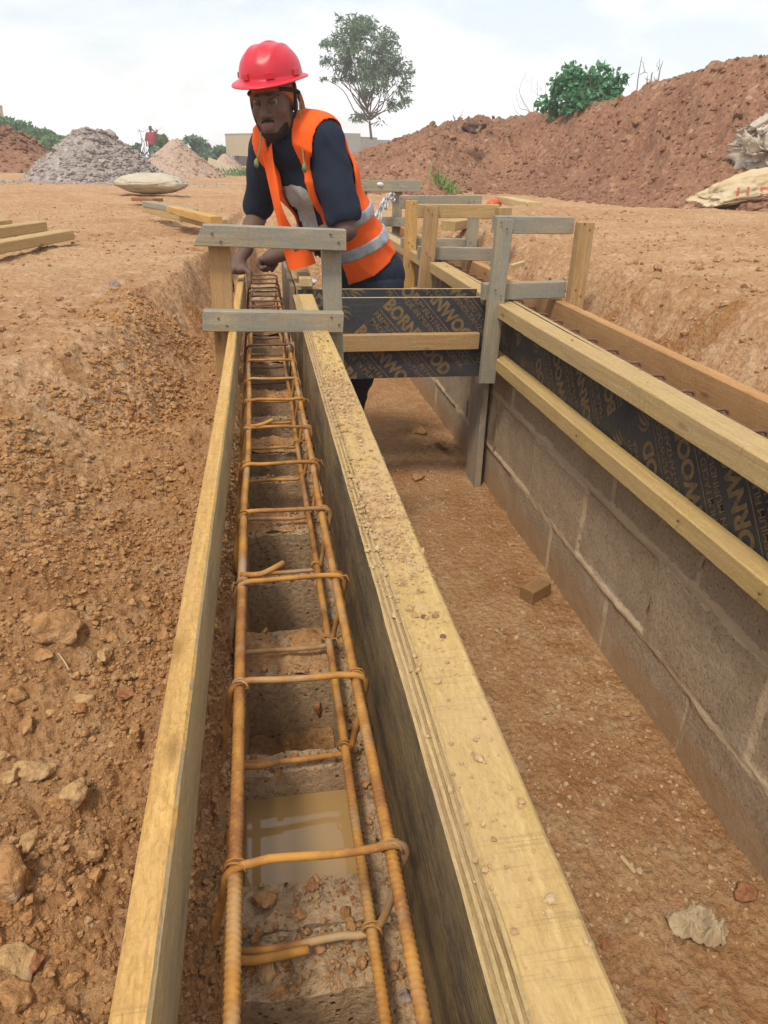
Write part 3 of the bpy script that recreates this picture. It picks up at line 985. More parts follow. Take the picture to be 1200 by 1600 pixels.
# mortar between the blocks and the lower courses
mb = MB()
for k in range(-1, 9):
    yj = 0.452 + PITCHB * k
    xs = np.linspace(-0.08, 0.111, 30); ys = np.linspace(yj - 0.0065, yj + 0.0065, 5)
    X, Y = np.meshgrid(xs, ys)
    Z = -0.004 + 0.003 * vnoise(X * 60 + k, Y * 60) + 0.002 * vnoise(X * 160, Y * 160 + k)
    V = np.stack([X.ravel(), Y.ravel(), Z.ravel()], 1)
    i = np.arange(4)[:, None] * 30 + np.arange(29)[None, :]
    mb.add(V, np.stack([i, i + 1, i + 31, i + 30], -1).reshape(-1, 4))
    mb.add([(0.1135, yj - 0.007, 0), (0.1135, yj + 0.007, 0), (0.1135, yj + 0.007, -0.226), (0.1135, yj - 0.007, -0.226)], [(0, 1, 2, 3)])
mb.make('mortar_joint', M_MORTAR, LW)


def wall_face(xf, ya, yb, courses, vj, sgn, topz, name, parent, mat, thick):
    """A rough block face at x=xf looking along sgn*X, with recessed vertical joints."""
    ys = np.arange(ya, yb, 0.007)
    zs = np.arange(FLOOR - 0.06, topz + 1e-6, 0.007)
    zs[-1] = topz
    Y, Z = np.meshgrid(ys, zs)
    D = 0.0008 * vnoise(Y * 22, Z * 22) + 0.0006 * vnoise(Y * 70, Z * 70) + 0.003 * vnoise(Y * 2.1, Z * 4.0)
    for (z0, z1), js in zip(courses, vj):
        inside = (Z > z0) & (Z < z1)
        blockn = np.searchsorted(js, Y)
        D = D + inside * 0.004 * np.sin(blockn * 2.7 + z0 * 40)
        for j in js:
            wv = 0.006 * vnoise(Z * 18, Y * 0 + j)
            D = D - 0.003 * inside * np.exp(-((Y - j - wv) / 0.008) ** 2)
    for zj in (-0.228, -0.485): D = D + 0.0045 * np.exp(-((Z - zj + 0.008 * vnoise(Y * 6, Y * 0 + zj)) / 0.011) ** 2) * (0.8 + 0.6 * vnoise(Y * 30, Z * 30))
    X = xf + sgn * D
    V = np.stack([X.ravel(), Y.ravel(), Z.ravel()], 1)
    n = len(ys)
    i = np.arange(len(zs) - 1)[:, None] * n + np.arange(n - 1)[None, :]
    Fc = np.stack([i, i + n, i + n + 1, i + 1], -1).reshape(-1, 4)
    if sgn > 0: Fc = Fc[:, ::-1]
    F2 = [tuple(map(int, f)) for f in Fc]
    # top, back and ends
    b0 = len(V)
    xb = xf - sgn * thick
    V = np.concatenate([V, [(xb, ya, topz), (xb, ys[-1], topz), (xb, ya, FLOOR - 0.06), (xb, ys[-1], FLOOR - 0.06)]])
    tl, tr = (len(zs) - 1) * n, len(zs) * n - 1
    F2 += [tuple([tl + k for k in range(n)] + [b0 + 1, b0]), (b0, b0 + 1, b0 + 3, b0 + 2), tuple([k * n for k in range(len(zs))] + [b0, b0 + 2]), tuple([(k + 1) * n - 1 for k in range(len(zs))][::-1] + [b0 + 3, b0 + 1])]
    return make(name, V, F2, mat, parent, smooth=True)


# lower courses of the left wall on the trench side
CO = [(-0.472, -0.24), (FLOOR - .06, -0.497)]
wall_face(0.110, -0.3, 3.95, [], [], 1, -0.226, 'lower_courses', LW, M_LOWER, 0.165)

# ------------------------------------------------------------------ right block wall
RW = empty('block_wall', (1.08, 3.0, FLOOR), 'three-course grey brown block wall under the dark printed formwork', 'block wall')
CR_ = [(-0.215, 0.02), (-0.472, -0.24), (FLOOR - 0.06, -0.497)]
jt = [0.30 + 0.466 * k for k in range(14)]
jm = [0.115 + 0.466 * k - 0.0 for k in range(14)]; jm = [v - 0.03 for v in jm]
jb = [0.303 + 0.466 * k for k in range(14)]
jt = [0.385 + 0.466 * k for k in range(14)]
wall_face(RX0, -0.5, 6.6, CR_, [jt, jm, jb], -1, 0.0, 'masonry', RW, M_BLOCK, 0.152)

# ------------------------------------------------------------------ lettering
def text2d(s, size, bold=0.0):
    cu = bpy.data.curves.new('print_text', 'FONT')
    cu.body = s; cu.size = size; cu.offset = bold; cu.align_x = 'LEFT'; cu.resolution_u = 3
    o = bpy.data.objects.new('print_text', cu)
    COL.objects.link(o)
    bpy.context.view_layer.update()
    dg = bpy.context.evaluated_depsgraph_get()
    me = bpy.data.meshes.new_from_object(o.evaluated_get(dg))
    V = np.array([v.co[:2] for v in me.vertices]).reshape(-1, 2)
    Fc = [tuple(p.vertices) for p in me.polygons]
    bpy.data.objects.remove(o); bpy.data.curves.remove(cu); bpy.data.meshes.remove(me)
    return V, Fc


def wing_logo(sz):
    """the sheet's emblem: three swept feather blades and two dots."""
    out_v, out_f = [], []
    def blade(p, q, bend, w):
        n = 12
        t = np.linspace(0, 1, n)
        p, q = np.array(p), np.array(q)
        d = q - p; nrm = np.array([-d[1], d[0]])
        c = p + np.outer(t, d) + np.outer(np.sin(t * math.pi) * bend, nrm)
        ww = w * np.sin(np.clip(t * 1.06 + 0.02, 0, 1) * math.pi) ** 0.7
        nn = nrm / np.linalg.norm(nrm)
        a = c + ww[:, None] * nn; b = c - ww[:, None] * nn
        k0 = sum(len(v) for v in out_v)
        out_v.append(np.concatenate([a, b]))
        for k in range(n - 1): out_f.append((k0 + k, k0 + k + 1, k0 + n + k + 1, k0 + n + k))
    blade((0.0, 0.0), (0.95, 0.75), 0.18, 0.085)
    blade((0.05, -0.02), (1.0, 0.38), 0.16, 0.075)
    blade((0.12, -0.1), (0.85, 0.02), 0.15, 0.06)
    blade((-0.05, 0.1), (0.45, 0.95), 0.22, 0.07)
    for c in ((-0.12, 0.28), (-0.05, 0.45), (-0.2, 0.15), (-0.15, 0.42)):
        k0 = sum(len(v) for v in out_v)
        a = np.linspace(0, 2 * math.pi, 8, endpoint=False)
        out_v.append(np.stack([c[0] + 0.035 * np.cos(a), c[1] + 0.035 * np.sin(a)], 1)); out_f.append(tuple(range(k0, k0 + 8)))
    return np.concatenate(out_v) * sz, out_f


T_BIG = text2d('BORNWOOD', 0.072, 0.0032)
_w = T_BIG[0][:, 0].max()
T_BIG = (T_BIG[0] * np.array([0.395 / _w, 1.0]), T_BIG[1])
T_S1 = text2d('PREMIUM FILM FACED PLYWOOD', 0.030, 0.0004)
T_S1 = (T_S1[0] * np.array([0.43 / T_S1[0][:, 0].max(), 1]), T_S1[1])
T_S2 = text2d('MADE IN MUFINDI-TANZANIA', 0.030, 0.0004)
T_S2 = (T_S2[0] * np.array([0.41 / T_S2[0][:, 0].max(), 1]), T_S2[1])
LOGO = wing_logo(0.062)


def print_pattern(w, h, ang, phase, spacing=0.155, period=0.535):
    """2D mesh of the printed pattern clipped to [0,w]x[0,h]."""
    bm = bmesh.new()
    ca, sa = math.cos(ang), math.sin(ang)
    diag = math.hypot(w, h) + 0.6
    def put(Vf, ox, oy):
        V, Fc = Vf
        P = V + np.array([ox, oy])
        Q = np.stack([P[:, 0] * ca - P[:, 1] * sa, P[:, 0] * sa + P[:, 1] * ca], 1)
        if Q[:, 0].max() < 0 or Q[:, 0].min() > w or Q[:, 1].max() < 0 or Q[:, 1].min() > h: return
        vs = [bm.verts.new((a, b, 0)) for a, b in Q]
        for f in Fc:
            try: bm.faces.new([vs[i] for i in f])
            except ValueError: pass
    line = (np.array([(0, 0), (0.45, 0), (0.45, 0.0035), (0, 0.0035)]), [(0, 1, 2, 3)])
    N = int(diag / spacing) + 2
    for r in range(-N, N + 1):
        for k in range(-int(diag / period) - 2, int(diag / period) + 3):
            ox, oy = k * period + phase[0], r * spacing + phase[1]
            put(T_BIG, ox, oy); put(LOGO, ox - 0.105, oy - 0.005)
            put(line, ox, oy - 0.020); put(T_S1, ox, oy - 0.050); put(T_S2, ox + 0.01, oy - 0.080)
    for co, no in (((0, 0, 0), (-1, 0, 0)), ((w, 0, 0), (1, 0, 0)), ((0, 0, 0), (0, -1, 0)), ((0, h, 0), (0, 1, 0))):
        bmesh.ops.bisect_plane(bm, geom=bm.verts[:] + bm.edges[:] + bm.faces[:], plane_co=co, plane_no=no, clear_outer=True)
    V = np.array([v.co[:2] for v in bm.verts]); bm.verts.index_update()
    Fc = [tuple(v.index for v in f.verts) for f in bm.faces]
    bm.free()
    return V, Fc


def phase_for(u, v, ang, along=0.10, perp=0.025):
    return (u * math.cos(ang) + v * math.sin(ang) - along) % 0.535, (-u * math.sin(ang) + v * math.cos(ang) - perp) % 0.155


def box(mb, lo, hi):
    x0, y0, z0 = lo; x1, y1, z1 = hi
    mb.add([(x0, y0, z0), (x1, y0, z0), (x1, y1, z0), (x0, y1, z0), (x0, y0, z1), (x1, y0, z1), (x1, y1, z1), (x0, y1, z1)],
           [(0, 3, 2, 1), (4, 5, 6, 7), (0, 1, 5, 4), (1, 2, 6, 5), (2, 3, 7, 6), (3, 0, 4, 7)])


def nails(parent, pts, mat=None):
    for p, nrm in pts:
        n = Vector(nrm).normalized()
        t = n.orthogonal().normalized(); b = n.cross(t)
        a = np.linspace(0, 2 * math.pi, 8, endpoint=False)
        p = np.array(p)
        V = [p + 0.0035 * (math.cos(x) * np.array(t) + math.sin(x) * np.array(b)) - 0.002 * np.array(n) for x in a] + [p + 0.0035 * (math.cos(x) * np.array(t) + math.sin(x) * np.array(b)) + 0.0018 * np.array(n) for x in a]
        Fc = [(k, (k + 1) % 8, 8 + (k + 1) % 8, 8 + k) for k in range(8)] + [tuple(range(8, 16))]
        make('nail_head', V, Fc, M_RUSTD, parent)


# ------------------------------------------------------------------ left beam formwork
lb = beam('formwork_board', (-0.1015, 0.05, 0.169), (-0.083, 3.46, 0.169), 0.026, 0.104, W_YEL, None, bev=0.003, jit=0.0022)
lb.data.materials.append(W_INNER)
for p in lb.data.polygons:
    if p.normal.y < -0.7: p.material_index = 1
tag(lb, 'long yellow board on edge forming the left side of the left beam', 'formwork board')

RF = empty('formwork', (0.15, 1.4, 0.0), 'wide sawn timber and layered plywood forming the right side of the left beam', 'formwork')
# plywood: weathered inner skin and laminations showing on the top edge
NL = 7
sh = MB()
ys = np.linspace(0.02, 2.845, 160)
lam_x = np.linspace(0.1195, 0.1418, NL + 1)
mats_l = []
F_mat = []
for k in range(NL):
    x0, x1 = lam_x[k], lam_x[k + 1]
    zt = 0.2205 - (0.0022 if k % 2 else 0.0) + 0.0012 * vnoise(ys * 14, ys * 0 + k) + 0.0012 * vnoise(ys * 60, ys * 0 + k * 3.3)
    if k == 0: zt = zt - 0.003 * np.clip(vnoise(ys * 8, ys * 0 + 5), 0, 1)
    dx = 0.004 * (ys - 0.3) / 2.5 * 0
    n0 = sh.n
    V = np.concatenate([np.stack([np.full_like(ys, x0) + dx, ys, zt], 1), np.stack([np.full_like(ys, x1) + dx, ys, zt], 1),
                        np.stack([np.full_like(ys, x0) + dx, ys, np.full_like(ys, -0.015)], 1), np.stack([np.full_like(ys, x1) + dx, ys, np.full_like(ys, -0.015)], 1)])
    n = len(ys); Fl = []
    for q in range(n - 1):
        Fl.append((q, n + q, n + q + 1, q + 1)); F_mat.append(1 + k % 2)
        Fl.append((2 * n + q, q, q + 1, 2 * n + q + 1)); F_mat.append(0 if k == 0 else 1 + k % 2)
        Fl.append((n + q, 3 * n + q, 3 * n + q + 1, n + q + 1)); F_mat.append(1 + k % 2)
    Fl.append((0, 2 * n, 3 * n, n)); F_mat.append(1 + k % 2)
    Fl.append((n - 1, 2 * n - 1, 4 * n - 1, 3 * n - 1)); F_mat.append(1 + k % 2)
    sh.add(V, Fl)
Mloc = Matrix.Rotation(math.pi / 2, 4, 'Z')
Vw = sh.verts(); Vl = np.stack([Vw[:, 1], -Vw[:, 0], Vw[:, 2]], 1)
ply = make('plywood_sheet', Vl, sh.F, [W_SKIN, M_LAM['pale'], M_LAM['brown']], RF, Mloc)
ply.data.polygons.foreach_set('material_index', F_mat)
beam('timber_rail', (0.1705, 0.0, 0.1925), (0.1695, 2.845, 0.1925), 0.058, 0.056, W_TOP, RF, bev=0.0035, jit=0.003)
beam('timber_rail', (0.172, 0.0, 0.02), (0.172, 2.845, 0.02), 0.058, 0.05, W_TAN, RF)

RF2 = empty('formwork', (0.16, 3.5, 0.0), 'short far side panel of the left beam beyond the crossing beam', 'formwork')
beam('plywood_sheet', (0.13, 3.075, 0.1), (0.122, 4.0, 0.1), 0.018, 0.23, W_RAW, RF2)
beam('timber_rail', (0.178, 3.075, 0.193), (0.17, 4.0, 0.193), 0.068, 0.052, W_PALE, RF2)

# ------------------------------------------------------------------ right beam formwork
RP = empty('formwork', (0.97, 2.5, 0.0), 'long dark printed plywood formwork with two sawn rails on the right wall', 'formwork')
mb = MB(); box(mb, (0.985, -0.4, -0.052), (1.0005, 3.98, 0.2))
pl = mb.make('plywood_sheet', [M_PLY, M_LAM['pale']], RP)
for p in pl.data.polygons:
    if abs(p.normal.z) > 0.7: p.material_index = 1
# printing runs up and away across the sheet
Lp = 3.9
V, Fc = print_pattern(Lp, 0.252, R(130), phase_for(2.70, 0.066, R(130)))
PH = 0.0
Vp = np.stack([np.full(len(V), 0.9842), 3.9 - V[:, 0], -0.052 + V[:, 1]], 1)
make('printed_lettering', Vp, Fc, M_PRINT, pl)
beam('timber_rail', (0.9495, -0.4, 0.173), (0.9495, 3.96, 0.173), 0.069, 0.056, W_PALE, RP, bev=0.003, jit=0.003)
beam('timber_rail', (0.9545, -0.4, -0.0445), (0.9545, 3.96, -0.0445), 0.059, 0.053, W_TOP, RP, bev=0.004, jit=0.003)
nails(RP, [((0.9155, 1.32, -0.035), (-1, 0, 0)), ((0.9155, 1.02, -0.04), (-1, 0, 0)), ((0.9155, 1.9, -0.04), (-1, 0, 0)), ((0.945, 1.2, 0.201), (0, 0, 1)), ((0.96, 1.28, 0.201), (0, 0, 1)), ((0.95, 1.62, 0.201), (0, 0, 1)), ((0.95, 2.1, 0.201), (0, 0, 1))])

rob = beam('formwork_board', (1.187, -0.4, 0.07), (1.187, 6.3, 0.07), 0.038, 0.26, W_RED, None, bev=0.004, jit=0.003)
tag(rob, 'reddish board on edge forming the far side of the right beam', 'formwork board')
RP2 = empty('formwork', (0.97, 5.1, 0.0), 'far length of grey side formwork on the right beam behind the worker', 'formwork')
beam('plywood_sheet', (0.9935, 4.06, 0.075), (0.9935, 6.2, 0.075), 0.016, 0.25, W_RAW, RP2)
beam('timber_rail', (0.948, 4.06, 0.173), (0.948, 6.2, 0.173), 0.07, 0.055, W_PALE, RP2)
beam('timber_rail', (0.953, 4.06, -0.044), (0.953, 6.2, -0.044), 0.06, 0.053, W_TOP, RP2)

# ------------------------------------------------------------------ crossing beam
CP = empty('formwork', (0.55, 2.86, 0.0), 'black printed plywood panel with one rail crossing between both beams in front', 'formwork')
mb = MB(); box(mb, (0.235, 2.86, -0.122), (0.90, 2.878, 0.203))
pl = mb.make('plywood_sheet', [M_PLY, M_LAM['pale']], CP)
for p in pl.data.polygons:
    if abs(p.normal.z) > 0.7: p.material_index = 1
V, Fc = print_pattern(0.665, 0.325, R(-48), phase_for(PY(630, 500, 2.86)[0] - 0.235, PY(630, 500, 2.86)[2] + 0.122, R(-48)))
make('printed_lettering', np.stack([0.235 + V[:, 0], np.full(len(V), 2.8592), -0.122 + V[:, 1]], 1), Fc, M_PRINT, pl)
beam('timber_rail', (0.262, 2.842, 0.029), (0.873, 2.842, 0.033), 0.034, 0.066, W_TAN, CP)
CP2 = empty('formwork', (0.55, 3.05, 0.0), 'black printed plywood panel standing just behind the front crossing panel', 'formwork')
mb = MB(); box(mb, (0.150, 3.05, -0.11), (0.915, 3.068, 0.206))
pl = mb.make('plywood_sheet', [M_PLY, M_LAM['pale']], CP2)
for p in pl.data.polygons:
    if abs(p.normal.z) > 0.7: p.material_index = 1
V, Fc = print_pattern(0.765, 0.316, R(-48), (0.02, 0.06))
make('printed_lettering', np.stack([0.15 + V[:, 0], np.full(len(V), 3.0492), -0.11 + V[:, 1]], 1), Fc, M_PRINT, pl)

prop = beam('prop_plank', (0.962, 3.02, FLOOR - 0.03), (0.972, 3.06, -0.07), 0.16, 0.03, W_PROP, None, up=(-1, 0, 0.0))
tag(prop, 'grey mortar-stained plank standing upright against the right wall', 'plank')

# ------------------------------------------------------------------ timber frames across the beams
def cross_frame(label, posts, bars):
    a = posts[0][0]
    t = empty('brace_frame', (a[0], a[1], 0.2), label, 'timber frame', 'timber frames across the beams')
    for p0, p1, w, h, m, up, ec in posts: beam('post', p0, p1, w, h, m, t, up, endcut=ec)
    for p0, p1, w, h, m, ec in bars: beam('crossbar', p0, p1, w, h, m, t, endcut=ec)
    return t


UY = (0, -1, 0)
cross_frame('weathered frame of two posts and two grey crossbars over the left beam',
    [((-0.1215, 2.262, -0.06), (-0.112, 2.262, 0.505), 0.062, 0.05, W_TAN, UY, (0, 0)),
     ((0.226, 2.262, -0.10), (0.212, 2.262, 0.50), 0.056, 0.045, W_GREY, UY, (0, 0))],
    [((-0.168, 2.214, 0.489), (0.252, 2.214, 0.478), 0.042, 0.058, W_GREY, (0.5, -0.05)),
     ((-0.176, 2.214, 0.2525), (0.243, 2.214, 0.2435), 0.042, 0.060, W_GREY, (0.12, 0.0))])
cross_frame('nearest frame with knotted grey post over the right beam',
    [((0.897, 2.755, -0.125), (0.913, 2.755, 0.505), 0.062, 0.036, W_GREY, UY, (0.3, 0)),
     ((1.228, 2.745, 0.02), (1.228, 2.745, 0.497), 0.058, 0.05, W_TAN, UY, (0, 0))],
    [((0.885, 2.80, 0.482), (1.20, 2.80, 0.482), 0.04, 0.062, W_GREY, (0, 0)),
     ((0.862, 2.80, 0.236), (1.20, 2.80, 0.244), 0.042, 0.064, W_GREY, (0, 0))])
cross_frame('middle pale frame on the right beam with brown knotted left post',
    [((0.892, 4.0, -0.05), (0.917, 4.0, 0.480), 0.075, 0.04, W_TAN, UY, (0, 0)),
     ((1.315, 4.0, 0.02), (1.315, 4.0, 0.477), 0.072, 0.06, W_TAN, UY, (0, 0))],
    [((0.85, 4.05, 0.452), (1.30, 4.05, 0.455), 0.04, 0.068, W_PALE, (0, 0)),
     ((0.86, 4.05, 0.240), (1.36, 4.05, 0.232), 0.045, 0.068, W_GREY, (0, 0))])
cross_frame('yellow and grey frame on the right beam behind the brown-posted frame',
    [((0.915, 4.55, -0.05), (0.918, 4.55, 0.480), 0.07, 0.045, W_YEL, UY, (0, 0)),
     ((1.30, 4.55, 0.02), (1.31, 4.55, 0.485), 0.062, 0.05, W_GREY, UY, (0, 0))],
    [((0.855, 4.60, 0.468), (1.36, 4.60, 0.478), 0.042, 0.075, W_GREY, (0, 0)),
     ((0.87, 4.60, 0.238), (1.36, 4.60, 0.234), 0.045, 0.058, W_GREY, (0, 0))])
cross_frame('farthest small grey frame on the right beam beside the orange vest',
    [((1.15, 6.30, 0.0), (1.15, 6.30, 0.50), 0.075, 0.04, W_GREY, UY, (0, 0)),
     ((0.86, 6.30, 0.0), (0.86, 6.30, 0.50), 0.07, 0.04, W_GREY, UY, (0, 0))],
    [((0.80, 6.25, 0.505), (1.33, 6.25, 0.51), 0.04, 0.085, W_GREY, (0, 0)),
     ((0.80, 6.25, 0.24), (1.30, 6.25, 0.235), 0.04, 0.075, W_GREY, (0, 0))])

for (x, y) in ((0.178, 0.62), (0.165, 0.66), (0.180, 1.18), (0.168, 1.72), (0.182, 2.05), (0.172, 2.4)): nails(RF, [((x, y, 0.2212), (0, 0, 1))])
for o_ in [o for o in bpy.data.objects if o.name.startswith('brace_frame')]:
    posts = [k for k in o_.children if k.name.startswith('post')]; bars = [k for k in o_.children if k.name.startswith('crossbar')]
    for p_ in posts:
        for b_ in bars:
            pw, bw = wmat(p_).translation, wmat(b_).translation
            yf = min(pw.y, bw.y) - (0.0225 if bw.y < pw.y else 0.026)
            for dx, dz in ((-0.012, 0.012), (0.011, -0.010)): nails(o_, [((pw.x + dx, yf, bw.z + dz), (0, -1, 0))])

# ------------------------------------------------------------------ reinforcement cages
def stirrup_path(y, xl, xr, xbl, xbr, zt, zb, rc, seed):
    g = np.random.default_rng(seed)
    c = [(xbl, zb), (xl, zt), (xr, zt), (xbr, zb)]
    c = [np.array([p[0] + g.uniform(-.002, .002), y + g.uniform(-.006, .006), p[1] + g.uniform(-.002, .002)]) for p in c]
    out = []
    for k in range(4):
        p = c[k]; a = c[k - 1]; b = c[(k + 1) % 4]
        ua = (a - p) / np.linalg.norm(a - p); ub = (b - p) / np.linalg.norm(b - p)
        for t in np.linspace(0, 1, 7):
            q0 = p + ua * rc; q2 = p + ub * rc
            out.append((1 - t) ** 2 * q0 + 2 * t * (1 - t) * p + t * t * q2)
        q0 = p + ub * rc; q1 = b - ub * rc
        for t in np.linspace(0.12, 0.88, 7): out.append(q0 + (q1 - q0) * t + np.array([0, 0.0015 * math.sin(t * 5 + seed), 0.0012 * math.sin(t * 4 + seed * 2)]))
    return np.array(out)


CG = empty('rebar_cage', (0.02, 2.0, 0.02), 'rusty orange reinforcement cage lying along the left hollow block wall', 'rebar cage')
def bar(p0, p1, r, wob=0.003, seed=0, mat=M_RUST, parent=CG, name='long_bar'):
    p0, p1 = np.array(p0), np.array(p1)
    L = np.linalg.norm(p1 - p0)
    s = [0.0]
    while s[-1] < L: s.append(s[-1] + (0.0011 if s[-1] < 1.1 else 0.02))
    s = np.array(s); s[-1] = L
    P = p0 + np.outer(s / L, p1 - p0)
    P[:, 0] += wob * vnoise(s * 3.0, s * 0 + seed); P[:, 2] += wob * vnoise(s * 2.6, s * 0 + seed + 5)
    V, Fc = tube(P, r, 10, rib=(0.0058, 0.16, 0.0022))
    return make(name, V, Fc, mat, parent, smooth=True)


bar((-0.0475, 0.12, 0.139), (-0.0445, 4.0, 0.139), 0.0060, 0.003, 1)
bar((0.0895, 0.12, 0.139), (0.071, 4.0, 0.139), 0.0056, 0.003, 2)
bar((0.0735, 0.12, 0.030), (0.070, 4.0, 0.030), 0.0054, 0.003, 3)
bar((-0.066, 0.12, 0.030), (-0.060, 4.0, 0.030), 0.0054, 0.004, 4)
SY = [0.19, 0.425, 0.663, 0.886, 1.108, 1.327, 1.528, 1.734, 1.932, 2.128, 2.325, 2.53, 2.70, 2.86, 2.99, 3.12, 3.24, 3.36, 3.46, 3.60, 3.74, 3.86]
for k, y in enumerate(SY):
    sh_ = 0.018 * max(0, 1 - y) / 1.0
    V, Fc = tube(stirrup_path(y, -0.057 + 0.002, 0.106 - 0.02 * min(1, y / 4), -0.074 - sh_ * 0.5, 0.083 - 0.004 * y, 0.1485, 0.021, 0.02, k), 0.0039, 8, closed=True)
    make('stirrup', V, Fc, M_RUST if y < 2.3 else M_RUSTD, CG, smooth=True)
    if k in (1, 2, 3, 6):        # hooked tail of the stirrup
        if k in (3, 6): pts = [(-0.05, y + 0.012, 0.150), (-0.02, y + 0.005, 0.154), (0.012, y + 0.022, 0.160)]
        else: pts = [(-0.075, y + 0.008, 0.025), (-0.045, y - 0.006, 0.022), (0.012 - 0.02 * (k == 2), y - 0.004, 0.022)]
        V, Fc = tube(smooth_path(pts, 6), 0.0043, 8)
        make('stirrup_hook', V, Fc, M_RUST, CG, smooth=True)
    if y < 1.9:                  # tie wires at the corners
        for (x0, z0, d) in ((-0.047, 0.140, 1), (0.0885, 0.140, -1), (0.073, 0.030, -1)):
            g = np.random.default_rng(k * 7 + int(z0 * 100))
            pts = []
            for t in np.linspace(0, 1, 15):
                a = t * 2 * math.pi * 1.6
                pts.append((x0 + 0.0092 * math.cos(a), y + 0.007 * (t - 0.5) * 2 + 0.003 * math.sin(a * 0.5), z0 + 0.0092 * math.sin(a) + 0.003))
            if g.random() < 0.7: pts += [(x0 - 0.012 * d, y - 0.012, z0 + 0.013), (x0 - 0.016 * d, y - 0.02, z0 + 0.004)]
            V, Fc = tube(np.array(pts), 0.0012, 5)
            make('tie_wire', V, Fc, M_RUST, CG, smooth=True)

CG2 = empty('rebar_cage', (1.08, 2.0, 0.02), 'dark rusty reinforcement cage hidden between the boards of the right beam', 'rebar cage')
for (x, z, s) in ((1.035, 0.14, 6), (1.118, 0.14, 7), (1.04, 0.03, 8), (1.115, 0.03, 9)):
    P = np.stack([np.full(80, x), np.linspace(-0.2, 6.2, 80), np.full(80, z)], 1)
    P[:, 0] += 0.004 * vnoise(P[:, 1] * 2.4, P[:, 1] * 0 + s)
    V, Fc = tube(P, 0.0062, 8); make('long_bar', V, Fc, M_RUSTD, CG2, smooth=True)
for k in range(40):
    y = 0.16 + 0.1525 * k
    V, Fc = tube(stirrup_path(y, 1.022, 1.132, 1.022, 1.130, 0.156, 0.02, 0.016, 80 + k), 0.0043, 8, closed=True)
    make('stirrup', V, Fc, M_RUSTD, CG2, smooth=True)

# ------------------------------------------------------------------ what lies in the block cavities and on the blocks
def patch(name, x0, x1, y0, y1, z, amp, mat, n=24, label=None, cat=None, kind=None, seed=0):
    xs = np.linspace(x0, x1, n); ys = np.linspace(y0, y1, n)
    X, Y = np.meshgrid(xs, ys)
    Z = z + amp * fbm(X + seed, Y, 0.05, 4, 0.6)
    i = np.arange(n - 1)[:, None] * n + np.arange(n - 1)[None, :]
    o = make(name, np.stack([X.ravel(), Y.ravel(), Z.ravel()], 1), np.stack([i, i + 1, i + n + 1, i + n], -1).reshape(-1, 4), mat, smooth=True)
    o['kind'] = kind or 'structure'
    return o


y0 = 0.452 + 0.006 + 0.054
patch('water', -0.0525, 0.0755, y0 - 0.001, y0 + 0.148, -0.038, 0.0, M_WATER, 4)
fl = []
for k in range(-1, 8):
    yb = 0.452 + PITCHB * k + 0.006 + 0.054
    for q in (0, 1):
        ya = yb + q * (PITCHB - 0.012 - 0.108 - 0.147)
        if k == 0 and q == 0: continue
        zz = {(0, 1): -0.105, (-1, 1): -0.13, (-1, 0): -0.12}.get((k, q), -0.15 + 0.011 * max(0, k * 2 + q - 4))
        fl.append((ya, min(zz, -0.03)))
for k in range(1, 8):
    yj = 0.452 + PITCHB * k
    patch('soil_fill', -0.058, 0.074, yj - 0.052, yj + 0.052, -0.002 + 0.002 * k, 0.016, M_CLOD, 40, seed=k * 2.1)
for q, (ya, zz) in enumerate(fl):
    patch('soil_fill', -0.0515, 0.0745, ya + 0.001, ya + 0.146, zz, 0.022, M_SOIL, 26, seed=q * 1.3)
g = np.random.default_rng(5)
# crumbs: on the webs, in the cavities, on the boards
px_, py_, pz_, ps_ = [], [], [], []
for t in range(9500):
    y = 0.15 + 2.9 * g.random() ** 1.4
    fr = ((y - 0.458) / PITCHB) % 1.0 * PITCHB
    on_web = fr < 0.052 or fr > PITCHB - 0.065 or (0.203 < fr < 0.236)
    x = g.uniform(-0.056, 0.113)
    if on_web or x > 0.078:
        px_.append(x); py_.append(y); pz_.append(0.0005); ps_.append(min(0.0080, g.lognormal(-6.35, 0.62)))
for ya, zz in fl[:8]:
    for t in range(60):
        x, y = g.uniform(-0.045, 0.07), ya + g.uniform(0.006, 0.14)
        px_.append(x); py_.append(y); pz_.append(zz + 0.022 * float(fbm(np.array([x + fl.index((ya, zz)) * 1.3]), np.array([y]), 0.05, 4, 0.6)[0])); ps_.append(min(0.009, g.lognormal(-5.7, 0.5)))
scatter('wall_crumbs', M_CLOD, list(zip(px_, py_, pz_)), ps_, 31, 'soil crumbs and mortar grit on the tops of the hollow blocks', 'soil crumbs', 0.15)
# dirt on the right form top: two drifts
px_, py_, pz_, ps_ = [], [], [], []
for t in range(26000):
    y = 0.25 + 2.3 * g.random()
    w = 1.0 * math.exp(-((y - 1.50) / 0.16) ** 2) + 0.9 * math.exp(-((y - 0.93) / 0.16) ** 2) + 0.03
    if g.random() > w: continue
    x = 0.160 + 0.018 * g.normal()
    if not 0.121 < x < 0.196: continue
    px_.append(x); py_.append(y); pz_.append(0.2207); ps_.append(min(0.0068, g.lognormal(-6.6, 0.7)))
scatter('board_crumbs', mat_soil('dry_crumbs', (0.52, 0.365, 0.19), (0.42, 0.26, 0.125), (0.60, 0.45, 0.28), 0.4, 130, 60), list(zip(px_, py_, pz_)), ps_, 32, 'drifts of pinkish soil crumbs lying on the wide form timber', 'soil crumbs', 0.2)


def lone_rock(px, py, z, s, m, st, seed, label, name='stone', cat='stone', group=None, rot=None, base=ICO3):
    p = PZ(px, py, z)
    P, Fc = rock_shape(base, seed, 0.9, 0.2, st)
    P = P @ (rot if rot is not None else rotm(np.random.default_rng(seed))).T * s
    o = make(name, P + p + np.array([0, 0, s * 0.3 * st[2]]), Fc, m, smooth=True)
    return tag(o, label, cat, group)


